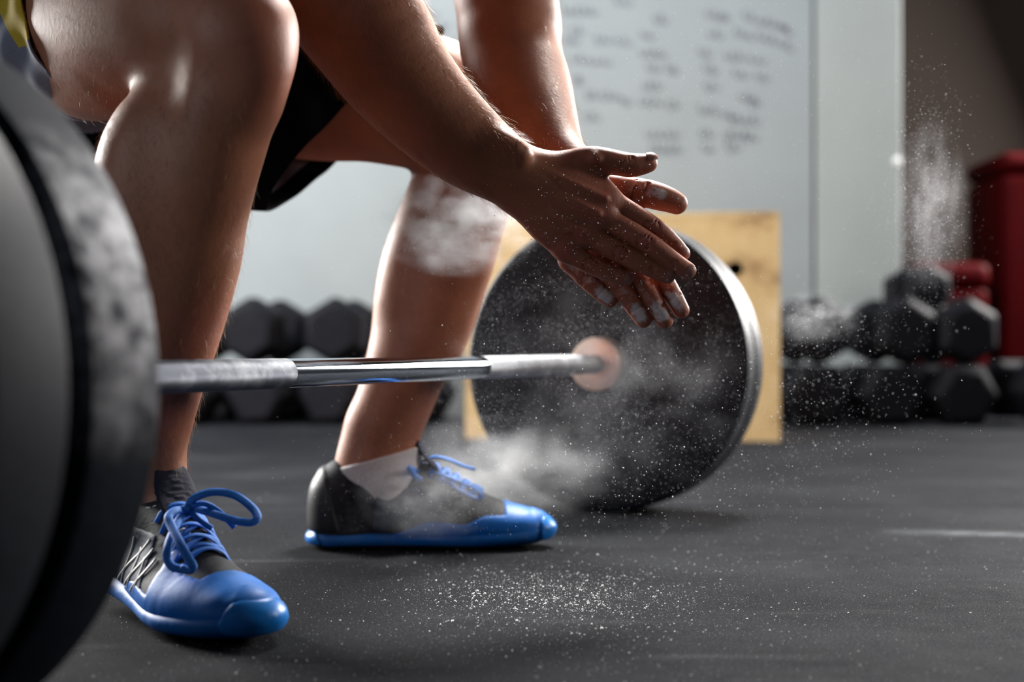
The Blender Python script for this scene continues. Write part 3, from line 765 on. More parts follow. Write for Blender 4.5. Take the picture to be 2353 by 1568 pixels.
L_T = hand_chain([(1350,428,0),(1425,434,-.002),(1468,438,.0),(1503,449,.002),(1535,459,.003),(1555,468,.004)], LY, (16,14,12.6,14.2,12.8,11.2))
L_web = hand_chain([(1390,440,.004),(1440,470,.005),(1460,510,.005)], LY, (14,12,10), [.75]*3)
palmL = U(.010, *L_M, L_web)
fingL = U(0, *[U(.007, palmL, hand_chain(p, LY, r)) for p, r in L_F.values()], U(.008, palmL, L_T))
cutsL = []
for nme, (p, r) in L_F.items():
    a = math.atan2(p[2][1] - p[1][1], p[2][0] - p[1][0])
    for jn, offs in ((1, (-4, 3)), (2, (-2,))):
        for off in offs:
            cutsL.append(across((p[jn][0] + math.cos(a)*off, p[jn][1] + math.sin(a)*off), a, LY + p[jn][2] - mm(r[jn]) - .0002, 18, 1.1, bow=2))
for off in (-22, -26, -52): cutsL.append(across((1503 + off + 4, 447 + off*.2), .3, LY - .0125, 22, 1.1))
handL = Groove(fingL, cutsL, .0016)
armR = U(.014, U(.012, U(.03, up_R, fore_R), ulna_R), handR)
armL = U(.014, U(.03, up_L, fore_L), handL)
body = U(0, U(.035, torso, legR, legL, U(0, up_R, up_L)), armR, armL, U(.02, head, torso))
lo_h, hi_h = at(1140, 800, 1.36), at(1640, 320, 1.50)
HB0 = np.array([at(1188, 0, 1.40)[0], 1.375, at(0, 790, 1.40)[2]]); HB1 = np.array([at(1625, 0, 1.46)[0], 1.482, at(0, 322, 1.40)[2]])
ZT = .68
def inbox(c, a, b): return ((c > a) & (c < b)).all(1)
fine = nets(body, HB0, HB1, .0011, 20, .015)
lim = nets(body, (-.75, 1.15, .02), (.14, 1.98, ZT), .0026, 20, .036, lambda c, R: bool(((c - R*.6 > HB0) & (c + R*.6 < HB1)).all()))
top = nets(body, (-.80, 1.20, ZT - .006), (.25, 1.95, 1.45), .007, 14, .05)
def cutfaces(g, pred):
    V, F = g; c = V[F].mean(1); F = F[pred(c)]
    u, inv = np.unique(F, return_inverse=True); return V[u], inv.reshape(F.shape)
pad = .0016
fine = cutfaces(fine, lambda c: inbox(c, HB0, HB1))
lim = cutfaces(lim, lambda c: ~inbox(c, HB0 + pad, HB1 - pad) & (c[:, 2] < ZT))
top = cutfaces(top, lambda c: c[:, 2] > ZT - .004)
def smooth_part(g, it, mask=None, it2=0):
    V, F = g
    if it: V = relax(V, F, it)
    if it2: V = relax(V, F, it2, .5, mask)
    return V, F, normals(V, F)
xw, zw = at(1185, 400, 1.41)[0], at(1300, 395, 1.45)[2]
fm = np.maximum(np.clip((xw - fine[0][:, 0])/.02, 0, 1), np.clip((fine[0][:, 2] - zw)/.02, 0, 1)*(fine[0][:, 1] > 1.432))
BV, BF, BN = join([smooth_part(fine, 2, fm, 8), smooth_part(lim, 5), smooth_part(top, 3)])
# skin reddening (knuckles, knees) and chalk stuck to the palms: colour masks that belong to the skin
red = np.zeros(len(BV)); chk = np.zeros(len(BV))
def spot(arr, c, r, a=1.0):
    d = np.linalg.norm(BV - c, axis=1); np.maximum(arr, a*np.clip(1 - d/r, 0, 1)**.7, out=arr)
hand_reg = inbox(BV, HB0 - .02, HB1 + .02)
red[hand_reg] = .35*np.clip((BV[hand_reg, 0] - at(1230, 0, 1.41)[0])/.04, 0, 1)
for p, r in R_F.values():
    for q in p[:2]: spot(red, at(q[0], q[1], RY - .012), .018, .9)
    spot(red, at(p[3][0], p[3][1], RY), .014, .8)
for px, py, Y, r in ((600, 110, 1.21, .07), (1160, 250, 1.735, .07), (400, 900, 1.29, .06), (460, 760, 1.26, .05)): spot(red, at(px, py, Y), r, .55)
for p, r in L_F.values():
    q0, q1, q2, q3 = [np.array(at(a[0], a[1], LY - .006)) for a in p]
    for f in np.linspace(0, 1, 9): spot(chk, q0 + (q2 - q0)*f, .0145, .62)
    for f in np.linspace(0, 1, 6): spot(chk, q2 + (q3 - q2)*f*.7 - [0, .004, 0] - (q3 - q2)*.05, .0125, 1.0)
    spot(red, np.array(at(p[3][0], p[3][1], LY + .004)) + (q3 - q2)*.3, .012, 1.0)
for px, py, a, r in ((1516, 444, .95, .011), (1500, 440, .6, .016), (1420, 425, .4, .02), (1460, 430, .45, .02)): spot(chk, at(px, py, LY - .011), r, a)
for p, r in R_F.values():
    for f in np.linspace(0, 1, 7): spot(chk, at(p[1][0] + (p[3][0] - p[1][0])*f, p[1][1] + (p[3][1] - p[1][1])*f + 14, RY - .004), .010, .28)
person = empty('person', (-.254, 1.59, 0), 0)
tag(person, 'person squatting in blue shoes and dark shorts, clapping chalk off the hands', 'person')
P0 = np.array([-.254, 1.59, 0])
me = mesh_np('body', BV - P0, BF, BN)
for nm, ar in (('red', red), ('chalk', chk)):
    a = me.attributes.new(nm, 'FLOAT', 'POINT'); a.data.foreach_set('value', ar.astype(np.float32))
link('body', me, M['skin'], person)
def part(name, V, F, mat, N=None, label=None):
    o = link(name, mesh_np(name, V - P0, F, N), mat, person)
    if label: o['label'] = label
    return o
# fingernails of the right hand
for nme, (p, r) in list(R_F.items()) + [('thumb', ([(0, 0), (1440, 379, .006), (1466, 376, .008), (1494, 373, .0085)], (0, 0, 10.8, 9.6)))]:
    a, b = at(p[2][0], p[2][1], RY + p[2][2]), at(p[3][0], p[3][1], RY + p[3][2]); ax = (b - a); ln = np.linalg.norm(ax); ax /= ln
    up = np.array([0, -1.0, 0]);
    if nme == 'thumb': up = np.array([.1, -.55, .83])
    if nme == 'index': up = np.array([.35, -.9, .25])
    up -= ax*(up @ ax); up /= np.linalg.norm(up); sd = np.cross(ax, up); R_ = mm(r[3]) + .0002
    nu, nv = 13, 9; V = []
    for i in range(nv):
        t = i/(nv - 1); L = -.0035 + .0125*t
        for j in range(nu):
            s = (j/(nu - 1))*2 - 1; wd = .92*math.sqrt(max(0, 1 - (max(0, abs(t - .42) - .25)/.62)**2)); th = s*wd
            rr = R_ + .0003; La = L - .0016*s*s*(1 if t > .5 else -1); ph = max(0, La)/rr
            V.append(b + ax*(min(La, 0) + rr*math.sin(ph)) + rr*math.cos(ph)*(math.cos(th)*up + math.sin(th)*sd))
    F = [(i*nu + j, i*nu + j + 1, (i + 1)*nu + j + 1, (i + 1)*nu + j) for i in range(nv - 1) for j in range(nu - 1)]
    o = part('fingernail', np.array(V), np.array(F), M['nail'])
# ------------------------------------------------------------------ shoes (built once in their own frame: x to the toe, y to the big-toe side of a right foot, z up)
ZA = np.array([0, 0, 1.0])
ridge = Tube([(.036,0,.070),(.10,0,.077),(.135,0,.081),(.160,0,.073),(.19,0,.056),(.222,0,.034)], [.031,.031,.025,.023,.022,.021])
basev = Tube([(.036,0,.034),(.10,0,.034),(.15,-.001,.032),(.20,0,.027),(.248,.004,.0255),(.272,.006,.024)], [.034,.035,.041,.0475,.040,.0285], ZA, [1.15,1.0,.9,.62,.64,.84])
shank = Tube([(.037,0,.03),(.042,0,.078),(.065,0,.075)], [.033,.030,.033])
upper0 = U(.022, U(.03, ridge, basev), shank)
hole = U(.006, Tube([(.060,0,.070),(.060,0,.16)], [.019,.030]), Tube([(.094,0,.095),(.098,0,.17)], [.018,.026]), Tube([(.070,-.07,.118),(.070,.07,.118)], .036))
solev = Tube([(.034,0,.013),(.10,-.002,.013),(.15,-.002,.013),(.205,0,.014),(.252,.004,.018),(.275,.007,.024)], [.0385,.036,.041,.051,.0425,.029], ZA, [.46,.49,.43,.35,.40,.52])
def ss(x, a, b): t = np.clip((x - a)/(b - a), 0, 1); return t*t*(3 - 2*t)
class Cut:
    """intersection of a shape (grown by g) with regions given as functions (negative inside)"""
    def __init__(self, sh, g, *reg): self.s, self.g, self.r = sh, g, reg
    def cull(self, c, r):
        k = self.s.cull(c, r + .01); return None if k is None else Cut(k, self.g, *self.r)
    def __call__(self, p):
        d = self.s(p) - np.float32(self.g)
        for f in self.r: d = -smin(-d, -f(p).astype(np.float32), .0012)
        return d
def toe_region(p):
    x, y, z = p[:, 0], p[:, 1], p[:, 2]
    toe = (.240 - .052*ss(-y, .020, .036)) - x
    band = z - (.020 + .017*ss(x, .10, .15) - .004*ss(x, .15, .19) + .010*ss(x, .19, .22)); band = np.maximum(band, .085 - x)
    strap = np.maximum(np.abs(x - (.196 + .12*(.05 - z))) - .0075, .018 + y)
    return np.minimum(np.minimum(toe, band), strap)
def tip_region(p): return (.289 - .12*(np.abs(p[:, 1] - .006))) - p[:, 0]
def heel_region(p): return np.maximum(p[:, 0] - (.034 - .25*(p[:, 2] - .04)), .022 - p[:, 2])
def side_region(p):
    x, y, z = p[:, 0], p[:, 1], p[:, 2]
    return np.maximum.reduce([.075 + .1*z - x, x - (.172 - .30*(z - .03)), .024 - z, z - .078, .012 - np.abs(y)])
main = Cut(upper0, 0.0, lambda p: -hole(p), lambda p: .018 - p[:, 2])
SHB = ((-.012, -.062, -.002), (.312, .062, .15))
shoe_parts = [('upper', main, 'shoe_black', .0022),
              ('toe_overlay', Cut(upper0, .0016, toe_region, lambda p: -hole(p), lambda p: .016 - p[:, 2]), 'shoe_blue', .0019),
              ('toe_bumper', Cut(U(.006, upper0, solev), .0022, tip_region, lambda p: .010 - p[:, 2], lambda p: p[:, 2] - .040), 'shoe_tip', .0019),
              ('heel_counter', Cut(upper0, .0018, heel_region, lambda p: -hole(p)), 'shoe_heel', .0019),
              ('side_panel', Cut(upper0, .0010, side_region, lambda p: -hole(p)), 'shoe_side', .0019),
              ('midsole', Cut(solev, 0, lambda p: .005 - p[:, 2], lambda p: p[:, 2] - .0265 - .010*ss(p[:, 0], .25, .28)), 'shoe_sole', .0019),
              ('outsole', Cut(solev, -.0006, lambda p: p[:, 2] - .0055, lambda p: .0004 - p[:, 2]), 'shoe_out', .0019),
              ('heel_pad', Cut(solev, .0022, lambda p: p[:, 0] - .010 - .4*(.02 - p[:, 2]), lambda p: .006 - p[:, 2], lambda p: p[:, 2] - .025), 'shoe_tip', .0019)]
tn = np.array([.78, 0, .62])
shoe_parts.append(('tongue', Tube([(.172,0,.083),(.152,0,.103),(.138,0,.120),(.129,0,.137)], [.017,.020,.021,.017], tn, [.16,.16,.17,.2]), 'tongue', .0016))
def surf_z(x, y, sh=upper0, z0=.14):
    x = np.atleast_1d(np.asarray(x, float)); y = np.atleast_1d(np.asarray(y, float)); z = np.full(len(x), z0)
    for _ in range(40):
        d = sh(np.stack([x, y, z], 1)); z = z - np.clip(d, -.004, .004)*.8
    return z
def shoe_meshes():
    out = []
    for nm, f, mt, h in shoe_parts:
        V, F = nets(f, *SHB, h, 20, .035); V = relax(V, F, 3, .45)
        out.append((nm, V, F, mt))
    # side webbing: thin straps from the sole up to the eyelets on both flanks
    for sg in (-1,):
        for k in range(7):
            n = 12; t = np.linspace(0, 1, n)
            x = .088 + .0105*k + t*((.058 - .005*k) if k % 2 else (.022 - .003*k)) + .007*np.sin(t*PI); zt = .026 + t*(.050 - .003*k)
            P = []
            for xi, zi in zip(x, zt):
                yy = .07
                for _ in range(30): yy -= np.clip(upper0(np.array([[xi, sg*yy, zi]]))[0], -.004, .004)*.85
                P.append((xi, sg*(yy + .0014), zi))
            V, Q, T3 = sweep('w', P, .0017, .0007, (0, sg, .3), 6); out.append(('side_web', V, (Q, T3), 'shoe_web'))
    xs = [.150, .163, .176, .189, .201, .212]; yl = [.020, .0205, .0205, .020, .019, .018]
    for i in range(6):
        for sg in ((-1, 1) if i < 5 else (1,)):
            j = min(i + 1, 5); n = 14; t = np.linspace(-.06, 1.06, n)
            x = xs[i] + (xs[j] - xs[i])*t; y = sg*(-yl[i] + (yl[i] + yl[j])*t)
            z = surf_z(x, y) + .0022 + (.0016 if sg > 0 else .0)*np.sin(np.clip(t, 0, 1)*PI); z[0] -= .003; z[-1] -= .003
            V, Q, T3 = sweep('l', np.stack([x, y, z], 1), .0031, .0011, (.35, 0, 1), 8); out.append(('lace', V, (Q, T3), 'lace'))
    return out
SM = shoe_meshes()
def place_shoe(label, loc, ang, mirror, loops, knot, bend=0.0):
    sh = empty('shoe', np.array(loc) - P0, ang); sh.parent = person; sh['label'] = label
    made = {}
    for nm, V, F, mt in SM:
        V = (V*np.array([1, -1, 1]) if mirror else V).copy()
        if bend:   # heel lifted, the sole flexes at the ball of the foot
            u = np.maximum(0, .212 - V[:, 0]); k_ = u/(u + .03); V[:, 0] += bend*V[:, 2]*k_*.8; V[:, 2] += bend*u*k_
        if bend and nm == 'tongue': V[:, 2] -= .009*np.clip((V[:, 2] - .085)/.05, 0, 1.4)
        if isinstance(F, tuple):
            fs = [list(q) for q in F[0].tolist() + F[1].tolist()]
            if mirror: fs = [q[::-1] for q in fs]
            me = bpy.data.meshes.new(nm); me.from_pydata(V.tolist(), [], fs); me.update(); me.polygons.foreach_set('use_smooth', np.full(len(me.polygons), True))
        else: me = mesh_np(nm, V, F[:, ::-1] if mirror else F)
        link(nm, me, M[mt], sh)
    ca, sa = math.cos(ang), math.sin(ang)
    def tolocal(P):
        d = np.asarray(P) - np.array(loc); return np.stack([d[:, 0]*ca + d[:, 1]*sa, -d[:, 0]*sa + d[:, 1]*ca, d[:, 2]], 1)
    for pts, wd, up in loops:
        P = catmull(tolocal([at(*p) for p in pts]), 6)
        u = tolocal([np.array(loc) + np.array(up)])[0]
        link('lace', sweep_mesh('lace', P, wd, .0011, u, 8), M['lace'], sh)
    bm = bmesh.new(); bmesh.ops.create_uvsphere(bm, u_segments=14, v_segments=10, radius=.0065)
    bmesh.ops.scale(bm, vec=(.8, 1.35, .75), verts=bm.verts); bmesh.ops.translate(bm, vec=tolocal([at(*knot)])[0], verts=bm.verts)
    link('lace_knot', bm_mesh('lace_knot', bm), M['lace'], sh)
    return sh
nd = np.array([.62, -.785]); nd /= np.linalg.norm(nd); ank = np.array([at(352, 1080, 1.335)[0], 1.335]); nl = ank - .098*nd
K = 1.262
place_shoe('blue-toed shoe nearest the camera with big lace loops', (nl[0], nl[1], 0), math.atan2(nd[1], nd[0]), False, [
    ([(432,1172,K),(446,1146,K),(490,1131,K),(540,1139,K),(578,1166,K),(591,1188,K-.006),(576,1201,K-.01),(536,1196,K-.008),(488,1180,K-.004),(450,1170,K),(434,1174,K)], .0042, (.2, -.75, .6)),
    ([(428,1178,K),(408,1172,K-.01),(388,1186,K-.02),(392,1206,K-.028),(412,1245,K-.045),(432,1282,K-.055),(443,1303,K-.060),(434,1311,K-.060),(414,1306,K-.057)], .0042, (0, -.8, .5)),
    ([(430,1180,K),(414,1190,K-.01),(398,1222,K-.03),(386,1256,K-.045),(384,1284,K-.05),(396,1303,K-.055),(416,1308,K-.057)], .0040, (0, -.8, .5)),
    ([(440,1162,K),(470,1158,K),(498,1172,K),(520,1192,K),(539,1213,K)], .0028, (0, -.8, .5)),
    ([(430,1172,K),(452,1190,K-.004),(470,1204,K-.004),(487,1215,K-.004)], .0028, (0, -.8, .5))], (429, 1172, K), .12)
fd = math.radians(2.5)
place_shoe('dark shoe with blue toe and sole further back, seen from its inner side', (at(717, 1255, 1.785)[0], 1.778, 0), fd, True, [
    ([(962,1083,1.775),(975,1060,1.775),(1002,1050,1.775),(1035,1058,1.775),(1062,1070,1.775),(1092,1079,1.775)], .0034, (.1, -.5, .85)),
    ([(965,1084,1.77),(1000,1086,1.765),(1040,1100,1.76),(1080,1118,1.755),(1102,1134,1.752),(1096,1146,1.752),(1062,1130,1.755),(1025,1108,1.76),(985,1090,1.77)], .0036, (.1, -.6, .8)),
    ([(960,1084,1.765),(950,1080,1.75),(940,1076,1.742),(952,1094,1.74),(968,1104,1.742)], .0036, (0, -.9, .3))], (962, 1083, 1.772))

# socks: a little prouder than the ankle, ending on a slanted line
for leg, o2, dirv, lo, hi in ((legR, nl, nd, (-.46, 1.22, .045), (-.24, 1.45, .14)), (legL, np.array([at(717, 1255, 1.785)[0], 1.778]), np.array([math.cos(fd), math.sin(fd)]), (-.26, 1.70, .045), (-.06, 1.87, .14))):
    def line(p, o2=o2, dirv=dirv):
        x = (p[:, 0] - o2[0])*dirv[0] + (p[:, 1] - o2[1])*dirv[1]; return p[:, 2] - (.1005 + .27*(x - .035) - (.022 if o2 is nl else 0))
    V, F = nets(Cut(leg, .0032, line, lambda p: .05 - p[:, 2]), lo, hi, .0019, 20, .03); V = relax(V, F, 3)
    part('sock', V, F, M['sock'])

# ------------------------------------------------------------------ shorts
mid = (FAR - .675*D)
sh_pel = Tube([pel - LAT*.075, pel + LAT*.075], .142)
sh_near = tube_px([(-150,-190,1.72,300),(20,-85,1.62,240),(150,20,1.53,230),(330,60,1.40,220)])
sh_far = tube_px([(270,110,1.77,262),(450,185,1.77,262),(620,235,1.77,243),(800,225,1.765,205),(1010,232,1.755,166)], np.array([0, 1.0, 0]), [.85,.85,.86,.9,1.0])
def wrinkle(p, d):
    x, y, z = p[:, 0], p[:, 1], p[:, 2]
    return d + (.0028*np.sin(70*x + 46*z + 3*np.sin(30*y)) + .002*np.sin(110*z - 60*x + 50*y)).astype(np.float32)
shorts_f = Fn(wrinkle, U(.05, sh_pel, sh_near, sh_far))
V, F = nets(shorts_f, (-.85, 1.25, .36), (.02, 2.0, .86), .0045, 20, .055); V = relax(V, F, 3)
c = V[F].mean(1)
lat = (c - mid) @ D
hemF_p, hemF_n = at(690, 360, 1.69), np.array([.707, 0.0, -.707]); hemF_n /= np.linalg.norm(hemF_n)
hemN_p = at(205, 120, 1.44); hemN_n = np.array([.80, -.42, .17]); hemN_n /= np.linalg.norm(hemN_n)
far_side = lat > 0.0
dF = (c - hemF_p) @ hemF_n; dN = (c - hemN_p) @ hemN_n
bm = bmesh.new()
vs = [bm.verts.new(v) for v in (V - P0)]
keep = np.where(far_side, dF < .012, dN < .012) & (c[:, 2] < .80)
yl_n = np.array([.85, 0, .53]); yl_n /= np.linalg.norm(yl_n); yl_p = at(62, 60, 1.50)
for f, k in zip(F.tolist(), keep):
    if k:
        bm.faces.new([vs[i] for i in f]).smooth = True
for pnt, nrm, cond in ((hemF_p, hemF_n, True), (hemN_p, hemN_n, False)):
    gs = [f for f in bm.faces if ((np.array(f.calc_center_median()) + P0 - mid) @ D > 0) == cond]
    geom = list({e for f in gs for e in f.edges}) + list({v for f in gs for v in f.verts}) + gs
    bmesh.ops.bisect_plane(bm, geom=geom, plane_co=(pnt - P0).tolist(), plane_no=nrm.tolist(), clear_outer=True)
for pnt, nrm, cond in ((yl_p, yl_n, False), (hemF_p - .026*hemF_n, hemF_n, True)):   # clean edges where the fabric changes
    gs = [f for f in bm.faces if ((np.array(f.calc_center_median()) + P0 - mid) @ D > 0) == cond]
    bmesh.ops.bisect_plane(bm, geom=list({e for f in gs for e in f.edges}) + list({v for f in gs for v in f.verts}) + gs, plane_co=(pnt - P0).tolist(), plane_no=nrm.tolist())
for f in bm.faces:
    q = np.array(f.calc_center_median()) + P0; la = (q - mid) @ D; f.smooth = True
    if la > -.02: f.material_index = 6 if (la > 0 and (q - hemF_p) @ hemF_n > -.026) else 2
    else: f.material_index = 4 if ((q - yl_p) @ yl_n > 0 and q[2] > .545) else 0
bmesh.ops.delete(bm, geom=[v for v in bm.verts if not v.link_faces], context='VERTS')
me = bm_mesh('shorts', bm); 
for k in ('short_grey', 'short_dark', 'short_dark', 'short_lining', 'short_yellow', 'short_dark', 'short_dark', 'short_dark'): me.materials.append(M[k])
so = link('shorts', me, None, person)
so['label'] = 'dark sports shorts with grey outer side and yellow stripe'
md = so.modifiers.new('thickness', 'SOLIDIFY'); md.thickness = .0022; md.offset = 1; md.material_offset = 1

# shirt and head hair (above the frame)
sh_f = Cut(U(.035, torso, U(0, up_R, up_L)), .010, lambda p: .72 - p[:, 2], lambda p: p[:, 2] - 1.085)
V, F = nets(sh_f, (-.80, 1.15, .70), (.25, 2.0, 1.12), .007, 16, .06); V = relax(V, F, 3); part('shirt', V, F, M['shirt'])
V, F = nets(Cut(head, .008, lambda p: .30*((p - hd) @ NF) + .012 - ((p - hd) @ (hup/np.linalg.norm(hup)))), (-.25, 1.3, 1.1), (.2, 1.7, 1.45), .005, 16, .05); part('hair', V, F, simple('dark_brown_hair', (.03, .018, .01), .5))

# ------------------------------------------------------------------ fine body hair that catches the back light
def hairs(n, sel, along, length, lift=.5, seed=1):
    r = np.random.default_rng(seed); fi = np.flatnonzero(sel)
    q = BF[fi]; A = np.linalg.norm(np.cross(BV[q[:, 2]] - BV[q[:, 0]], BV[q[:, 3]] - BV[q[:, 1]]), axis=1)
    ch = r.choice(len(fi), n, p=A/A.sum()); q = q[ch]
    w4 = r.dirichlet(np.ones(4), n)
    root = (BV[q]*w4[..., None]).sum(1); nn = BN[q[:, 0]]
    d = np.asarray(along(root)); d = d - (d*nn).sum(1)[:, None]*nn; d /= np.linalg.norm(d, axis=1)[:, None] + 1e-9
    d = d + r.normal(0, .28, (n, 3)); L = length*r.uniform(.55, 1.25, n)[:, None]
    p1 = root + L*.5*(d*.75 + nn*lift); p2 = root + L*(d*1.0 + nn*lift*.75) - [0, 0, .0008]
    sd = np.cross(d, nn); sd /= np.linalg.norm(sd, axis=1)[:, None] + 1e-9
    rad = r.uniform(.00007, .00012, n)[:, None]
    ring = lambda c, k: [c + k*rad*sd, c - k*rad*sd*.5 + k*rad*nn*.87, c - k*rad*sd*.5 - k*rad*nn*.87]
    V = np.stack(ring(root - nn*.0006, 1.0) + ring(p1, .8) + ring(p2, .25), 1)
    base = np.array([(0, 1, 4, 3), (1, 2, 5, 4), (2, 0, 3, 5), (3, 4, 7, 6), (4, 5, 8, 7), (5, 3, 6, 8)])
    return V.reshape(-1, 3), (base[None] + (np.arange(n)*9)[:, None, None]).reshape(-1, 4)
bc = BV[BF].mean(1); bpx = 1176.5 + FPX*bc[:, 0]/bc[:, 1]; bpyy = 801 - FPX*(bc[:, 2] - CAM_H)/bc[:, 1]
fA = (at(1198, 411, 1.415) - at(848, 72, 1.388)); fA /= np.linalg.norm(fA); fB = at(1314, 400, 1.452) - at(1172, 110, 1.59); fB /= np.linalg.norm(fB)
is_nA = (bc[:, 1] < 1.475) & (bpx > 690) & (bpx < 1235) & (bpyy > -60) & (bpx + 0*bpyy < 1180 + .6*np.clip(420 - bpyy, -200, 200)*.4)
is_fA = (bc[:, 1] > 1.44) & (bc[:, 1] < 1.70) & (bpx > 1050) & (bpx < 1345) & (bpyy > -60) & (bpyy < 370)
is_nL = ~((bpx > 560) & (bpyy < 420)) & (bc[:, 1] < 1.40) & (bpx < 690) & (bpyy > 150) & (bpyy < 1085)
is_nT = (bpx < 500) & (bpyy < 330) & (bpyy > -120) & (bc[:, 1] < 1.50)
is_fL = (bc[:, 1] > 1.60) & (bpx > 760) & (bpx < 1200) & (bpyy > 400) & (bpyy < 1030)
down = lambda p: np.tile([.05, 0, -1.0], (len(p), 1))
H = [hairs(5200, is_nA, lambda p: np.tile(fA + [.0, 0, -.5], (len(p), 1)), .009, .5, 2), hairs(1500, is_fA, lambda p: np.tile(fB, (len(p), 1)), .009, .45, 3),
     hairs(4200, is_nL, down, .008, .4, 4), hairs(1200, is_nT, down, .008, .5, 5), hairs(1800, is_fL, down, .008, .4, 6)]
V = np.concatenate([h[0] for h in H]); o_, Fs = 0, []
for h in H: Fs.append(h[1] + o_); o_ += len(h[0])
ho = part('body_hair', V, np.concatenate(Fs), M['hairc']); ho['kind'] = 'stuff'
# ------------------------------------------------------------------ chalk: crumbs on the floor, specks in the air, drifting puffs
def specks(name, P, R, mat, seed):
    r = np.random.default_rng(seed); n = len(P)
    base = np.array([(1,0,0),(-1,0,0),(0,1,0),(0,-1,0),(0,0,1),(0,0,-1)], float)
    Q = r.normal(size=(n, 4)); Q /= np.linalg.norm(Q, axis=1)[:, None]; a, b, c, d = Q.T
    Rm = np.stack([np.stack([1-2*(c*c+d*d), 2*(b*c-a*d), 2*(b*d+a*c)], 1), np.stack([2*(b*c+a*d), 1-2*(b*b+d*d), 2*(c*d-a*b)], 1), np.stack([2*(b*d-a*c), 2*(c*d+a*b), 1-2*(b*b+c*c)], 1)], 1)
    V = np.einsum('nij,kj->nki', Rm, base)*(R[:, None, None]*r.uniform(.7, 1.25, (n, 6, 1))) + P[:, None]
    F = np.array([(0,2,4),(2,1,4),(1,3,4),(3,0,4),(2,0,5),(1,2,5),(3,1,5),(0,3,5)])
    F = (F[None] + (np.arange(n)*6)[:, None, None]).reshape(-1, 3)
    return link(name, mesh_np(name, V.reshape(-1, 3), F, None, True), mat)
t = NT('chalk_crumb'); t.set(Base_Color=(.80, .80, .80), Roughness=.9)
M['crumb'] = t.m
t = NT('chalk_speck')
tr = t.new('ShaderNodeBsdfTranslucent'); tr.inputs[0].default_value = (.85, .87, .9, 1); df = t.new('ShaderNodeBsdfDiffuse'); df.inputs[0].default_value = (.85, .87, .9, 1)
ms = t.new('ShaderNodeMixShader'); ms.inputs[0].default_value = .5; t.l(df.outputs[0], ms.inputs[1]); t.l(tr.outputs[0], ms.inputs[2])
t.l(ms.outputs[0], t.n['Material Output'].inputs[0]); M['speck'] = t.m
r = np.random.default_rng(21)
def ground(px, py):
    v = -(py - 784)/FPX; dz = math.sin(PITCH) + v*math.cos(PITCH); dy = math.cos(PITCH) - v*math.sin(PITCH); s = -CAM_H/dz
    return np.stack([(px - 1176.5)/FPX*s, dy*s], 1)
def crumbs(n, cx, cy, sx, sy, r0, r1):
    px = cx + r.normal(0, sx, n); py = np.clip(cy + r.normal(0, sy, n), 1030, 1620)
    g = ground(px, py); R = r0*np.exp(r.exponential(.45, n)); R = np.minimum(R, r1)
    return np.column_stack([g, R*.5]), R
C = [crumbs(2600, 1270, 1365, 170, 34, .00022, .0011), crumbs(1500, 1350, 1390, 330, 75, .0002, .0010), crumbs(1100, 1500, 1290, 520, 120, .0002, .0009), crumbs(160, 1250, 1370, 140, 28, .0006, .0015), crumbs(500, 900, 1400, 500, 110, .0002, .0008)]
px = r.uniform(-100, 2450, 1800); py = 1080 + 520*r.random(1800)**.8
g = ground(px, py); R = .0002*np.exp(r.exponential(.3, 1800)); C.append((np.column_stack([g, R*.5]), np.minimum(R, .0008)))
P = np.concatenate([c[0] for c in C]); R = np.concatenate([c[1] for c in C])
o = specks('chalk_crumbs', P, R, M['crumb'], 5); tag(o, 'white chalk crumbs scattered over the black rubber floor', 'chalk', kind='stuff')

def cloud(n, cx, cy, sx, sy, Y0, Y1, r0, r1, tail=.35, wob=0):
    px = cx + r.normal(0, sx, n); py = cy + r.normal(0, sy, n); Y = r.uniform(Y0, Y1, n)
    k = py < 1235; px, py, Y = px[k], py[k], Y[k]
    P = np.stack([(px - 1176.5)/FPX*Y, Y, CAM_H + (801 - py)/FPX*Y], 1)
    if wob:   # gather the specks into wisps
        f = np.sin(P[:, 0]*37 + 4*np.sin(P[:, 2]*29)) + np.sin(P[:, 2]*45 + 3*np.sin(P[:, 0]*31 + P[:, 1]*20))
        P = P[f + r.normal(0, .6, len(P)) > -wob]
    return P, np.minimum(r0*np.exp(r.exponential(tail, len(P))), r1)
CL = [cloud(24000, 1400, 880, 190, 150, 1.55, 2.05, .00016, .0006, .25, .2), cloud(6500, 1230, 720, 110, 110, 1.6, 2.05, .00016, .0005, .25, .2), cloud(6500, 1150, 960, 130, 110, 1.55, 2.0, .00016, .0005, .25, .3),
      cloud(900, 1450, 950, 260, 150, 1.40, 1.62, .0002, .0009, .4), cloud(260, 1440, 1090, 150, 110, 1.35, 1.6, .0003, .0010, .4), cloud(4500, 2135, 450, 42, 115, 1.5, 1.8, .00018, .0006, .3, .3),
      cloud(1600, 2110, 560, 60, 80, 1.5, 1.8, .00016, .0005, .3, .3), cloud(1500, 1880, 750, 70, 50, 1.5, 1.8, .00016, .0006, .3, .3), cloud(900, 1900, 900, 130, 110, 1.45, 1.75, .0002, .0008, .35),
      cloud(1800, 1680, 260, 180, 190, 1.4, 1.8, .00015, .0005, .3), cloud(700, 1400, 520, 140, 110, 1.34, 1.39, .00022, .0008, .4), cloud(1500, 1000, 1100, 130, 90, 1.5, 1.7, .00015, .0005, .3),
      cloud(1200, 1050, 520, 70, 60, 1.45, 1.65, .00015, .0005, .3), cloud(500, 1750, 1080, 160, 110, 1.45, 1.8, .0002, .0007, .35)]
P = np.concatenate([c[0] for c in CL]); R = np.concatenate([c[1] for c in CL])
ok = P[:, 2] > .003
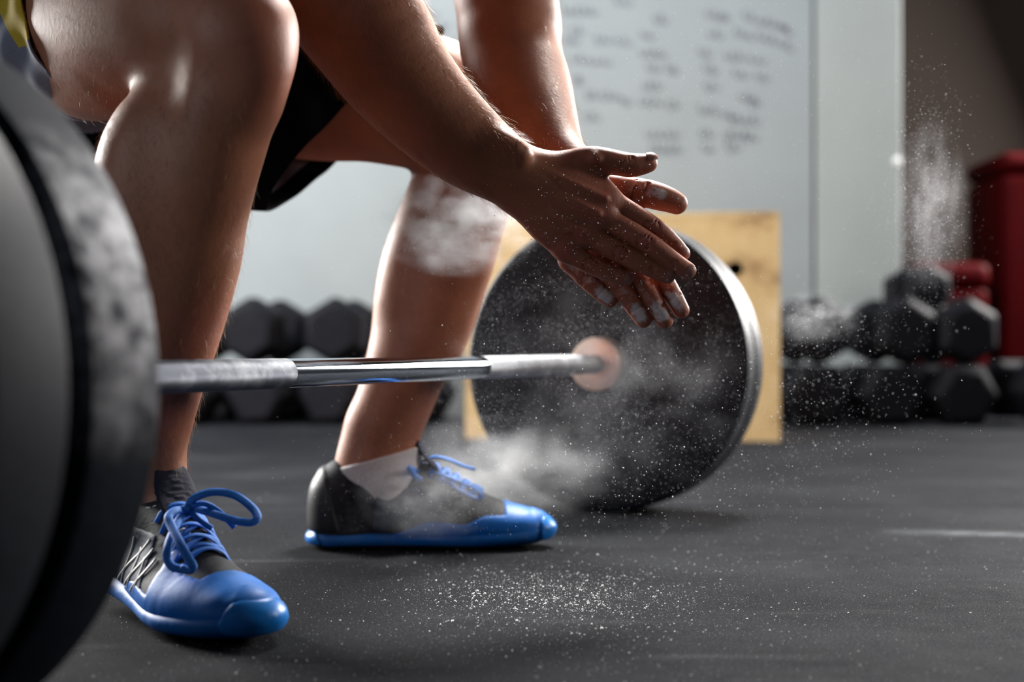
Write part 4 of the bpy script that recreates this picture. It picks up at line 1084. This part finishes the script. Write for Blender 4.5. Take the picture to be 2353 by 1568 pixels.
o = specks('chalk_dust', P[ok], R[ok], M['speck'], 6); tag(o, 'fine chalk specks hanging in the air around the hands', 'chalk', kind='stuff')

def puff(name, c, rad, dens, nsc, label, lo=.42, hi=.75, rot=0.0):
    bm = bmesh.new(); bmesh.ops.create_icosphere(bm, subdivisions=3, radius=1.0)
    o = link(name, bm_mesh(name, bm), None); o.location = c; o.scale = rad; o.rotation_euler = (0, rot, 0)
    t = NT(name); t.n.remove(t.b); v = t.coord('Object')
    ln = t.new('ShaderNodeVectorMath', operation='LENGTH'); t.l(v, ln.inputs[0])
    fall = t.ramp(ln.outputs['Value'], [(.15, (1, 1, 1)), (.55, (.35, .35, .35)), (.97, (0, 0, 0))])
    nz = t.ramp(t.noise(v, nsc, 5, .62), [(lo, (0, 0, 0)), (hi, (1, 1, 1))])
    vs = t.new('ShaderNodeVolumeScatter'); vs.inputs['Color'].default_value = (.93, .95, 1, 1); vs.inputs['Anisotropy'].default_value = .25
    t.l(t.math('MULTIPLY', t.math('MULTIPLY', fall, nz), dens), vs.inputs['Density']); t.l(vs.outputs[0], t.n['Material Output'].inputs['Volume'])
    o.data.materials.append(t.m)
    return tag(o, label, 'chalk cloud', 'drifting clouds of chalk', 'stuff')
puff('chalk_haze', at(1055, 515, 1.60), (.10, .05, .065), 85, 2.4, 'white puff of chalk in front of the far knee', .46, .72)
puff('chalk_haze', at(1150, 1080, 1.95), (.17, .10, .085), 20, 2.0, 'thin chalk haze low between the far shoe and the plate')
puff('chalk_haze', at(1400, 900, 1.80), (.20, .12, .16), 2.6, 2.6, 'faint chalk haze drifting across the far plate', .5, .8)
puff('chalk_haze', at(985, 1140, 1.62), (.09, .04, .055), 15, 2.4, 'thin chalk haze over the dark upper of the far shoe')
puff('chalk_haze', at(2140, 470, 1.65), (.045, .05, .11), 10, 2.6, 'wisp of chalk before the brown wall')
puff('chalk_haze', at(1870, 730, 1.65), (.06, .05, .035), 12, 2.4, 'small wisp of chalk above the dumbbells right of the box')
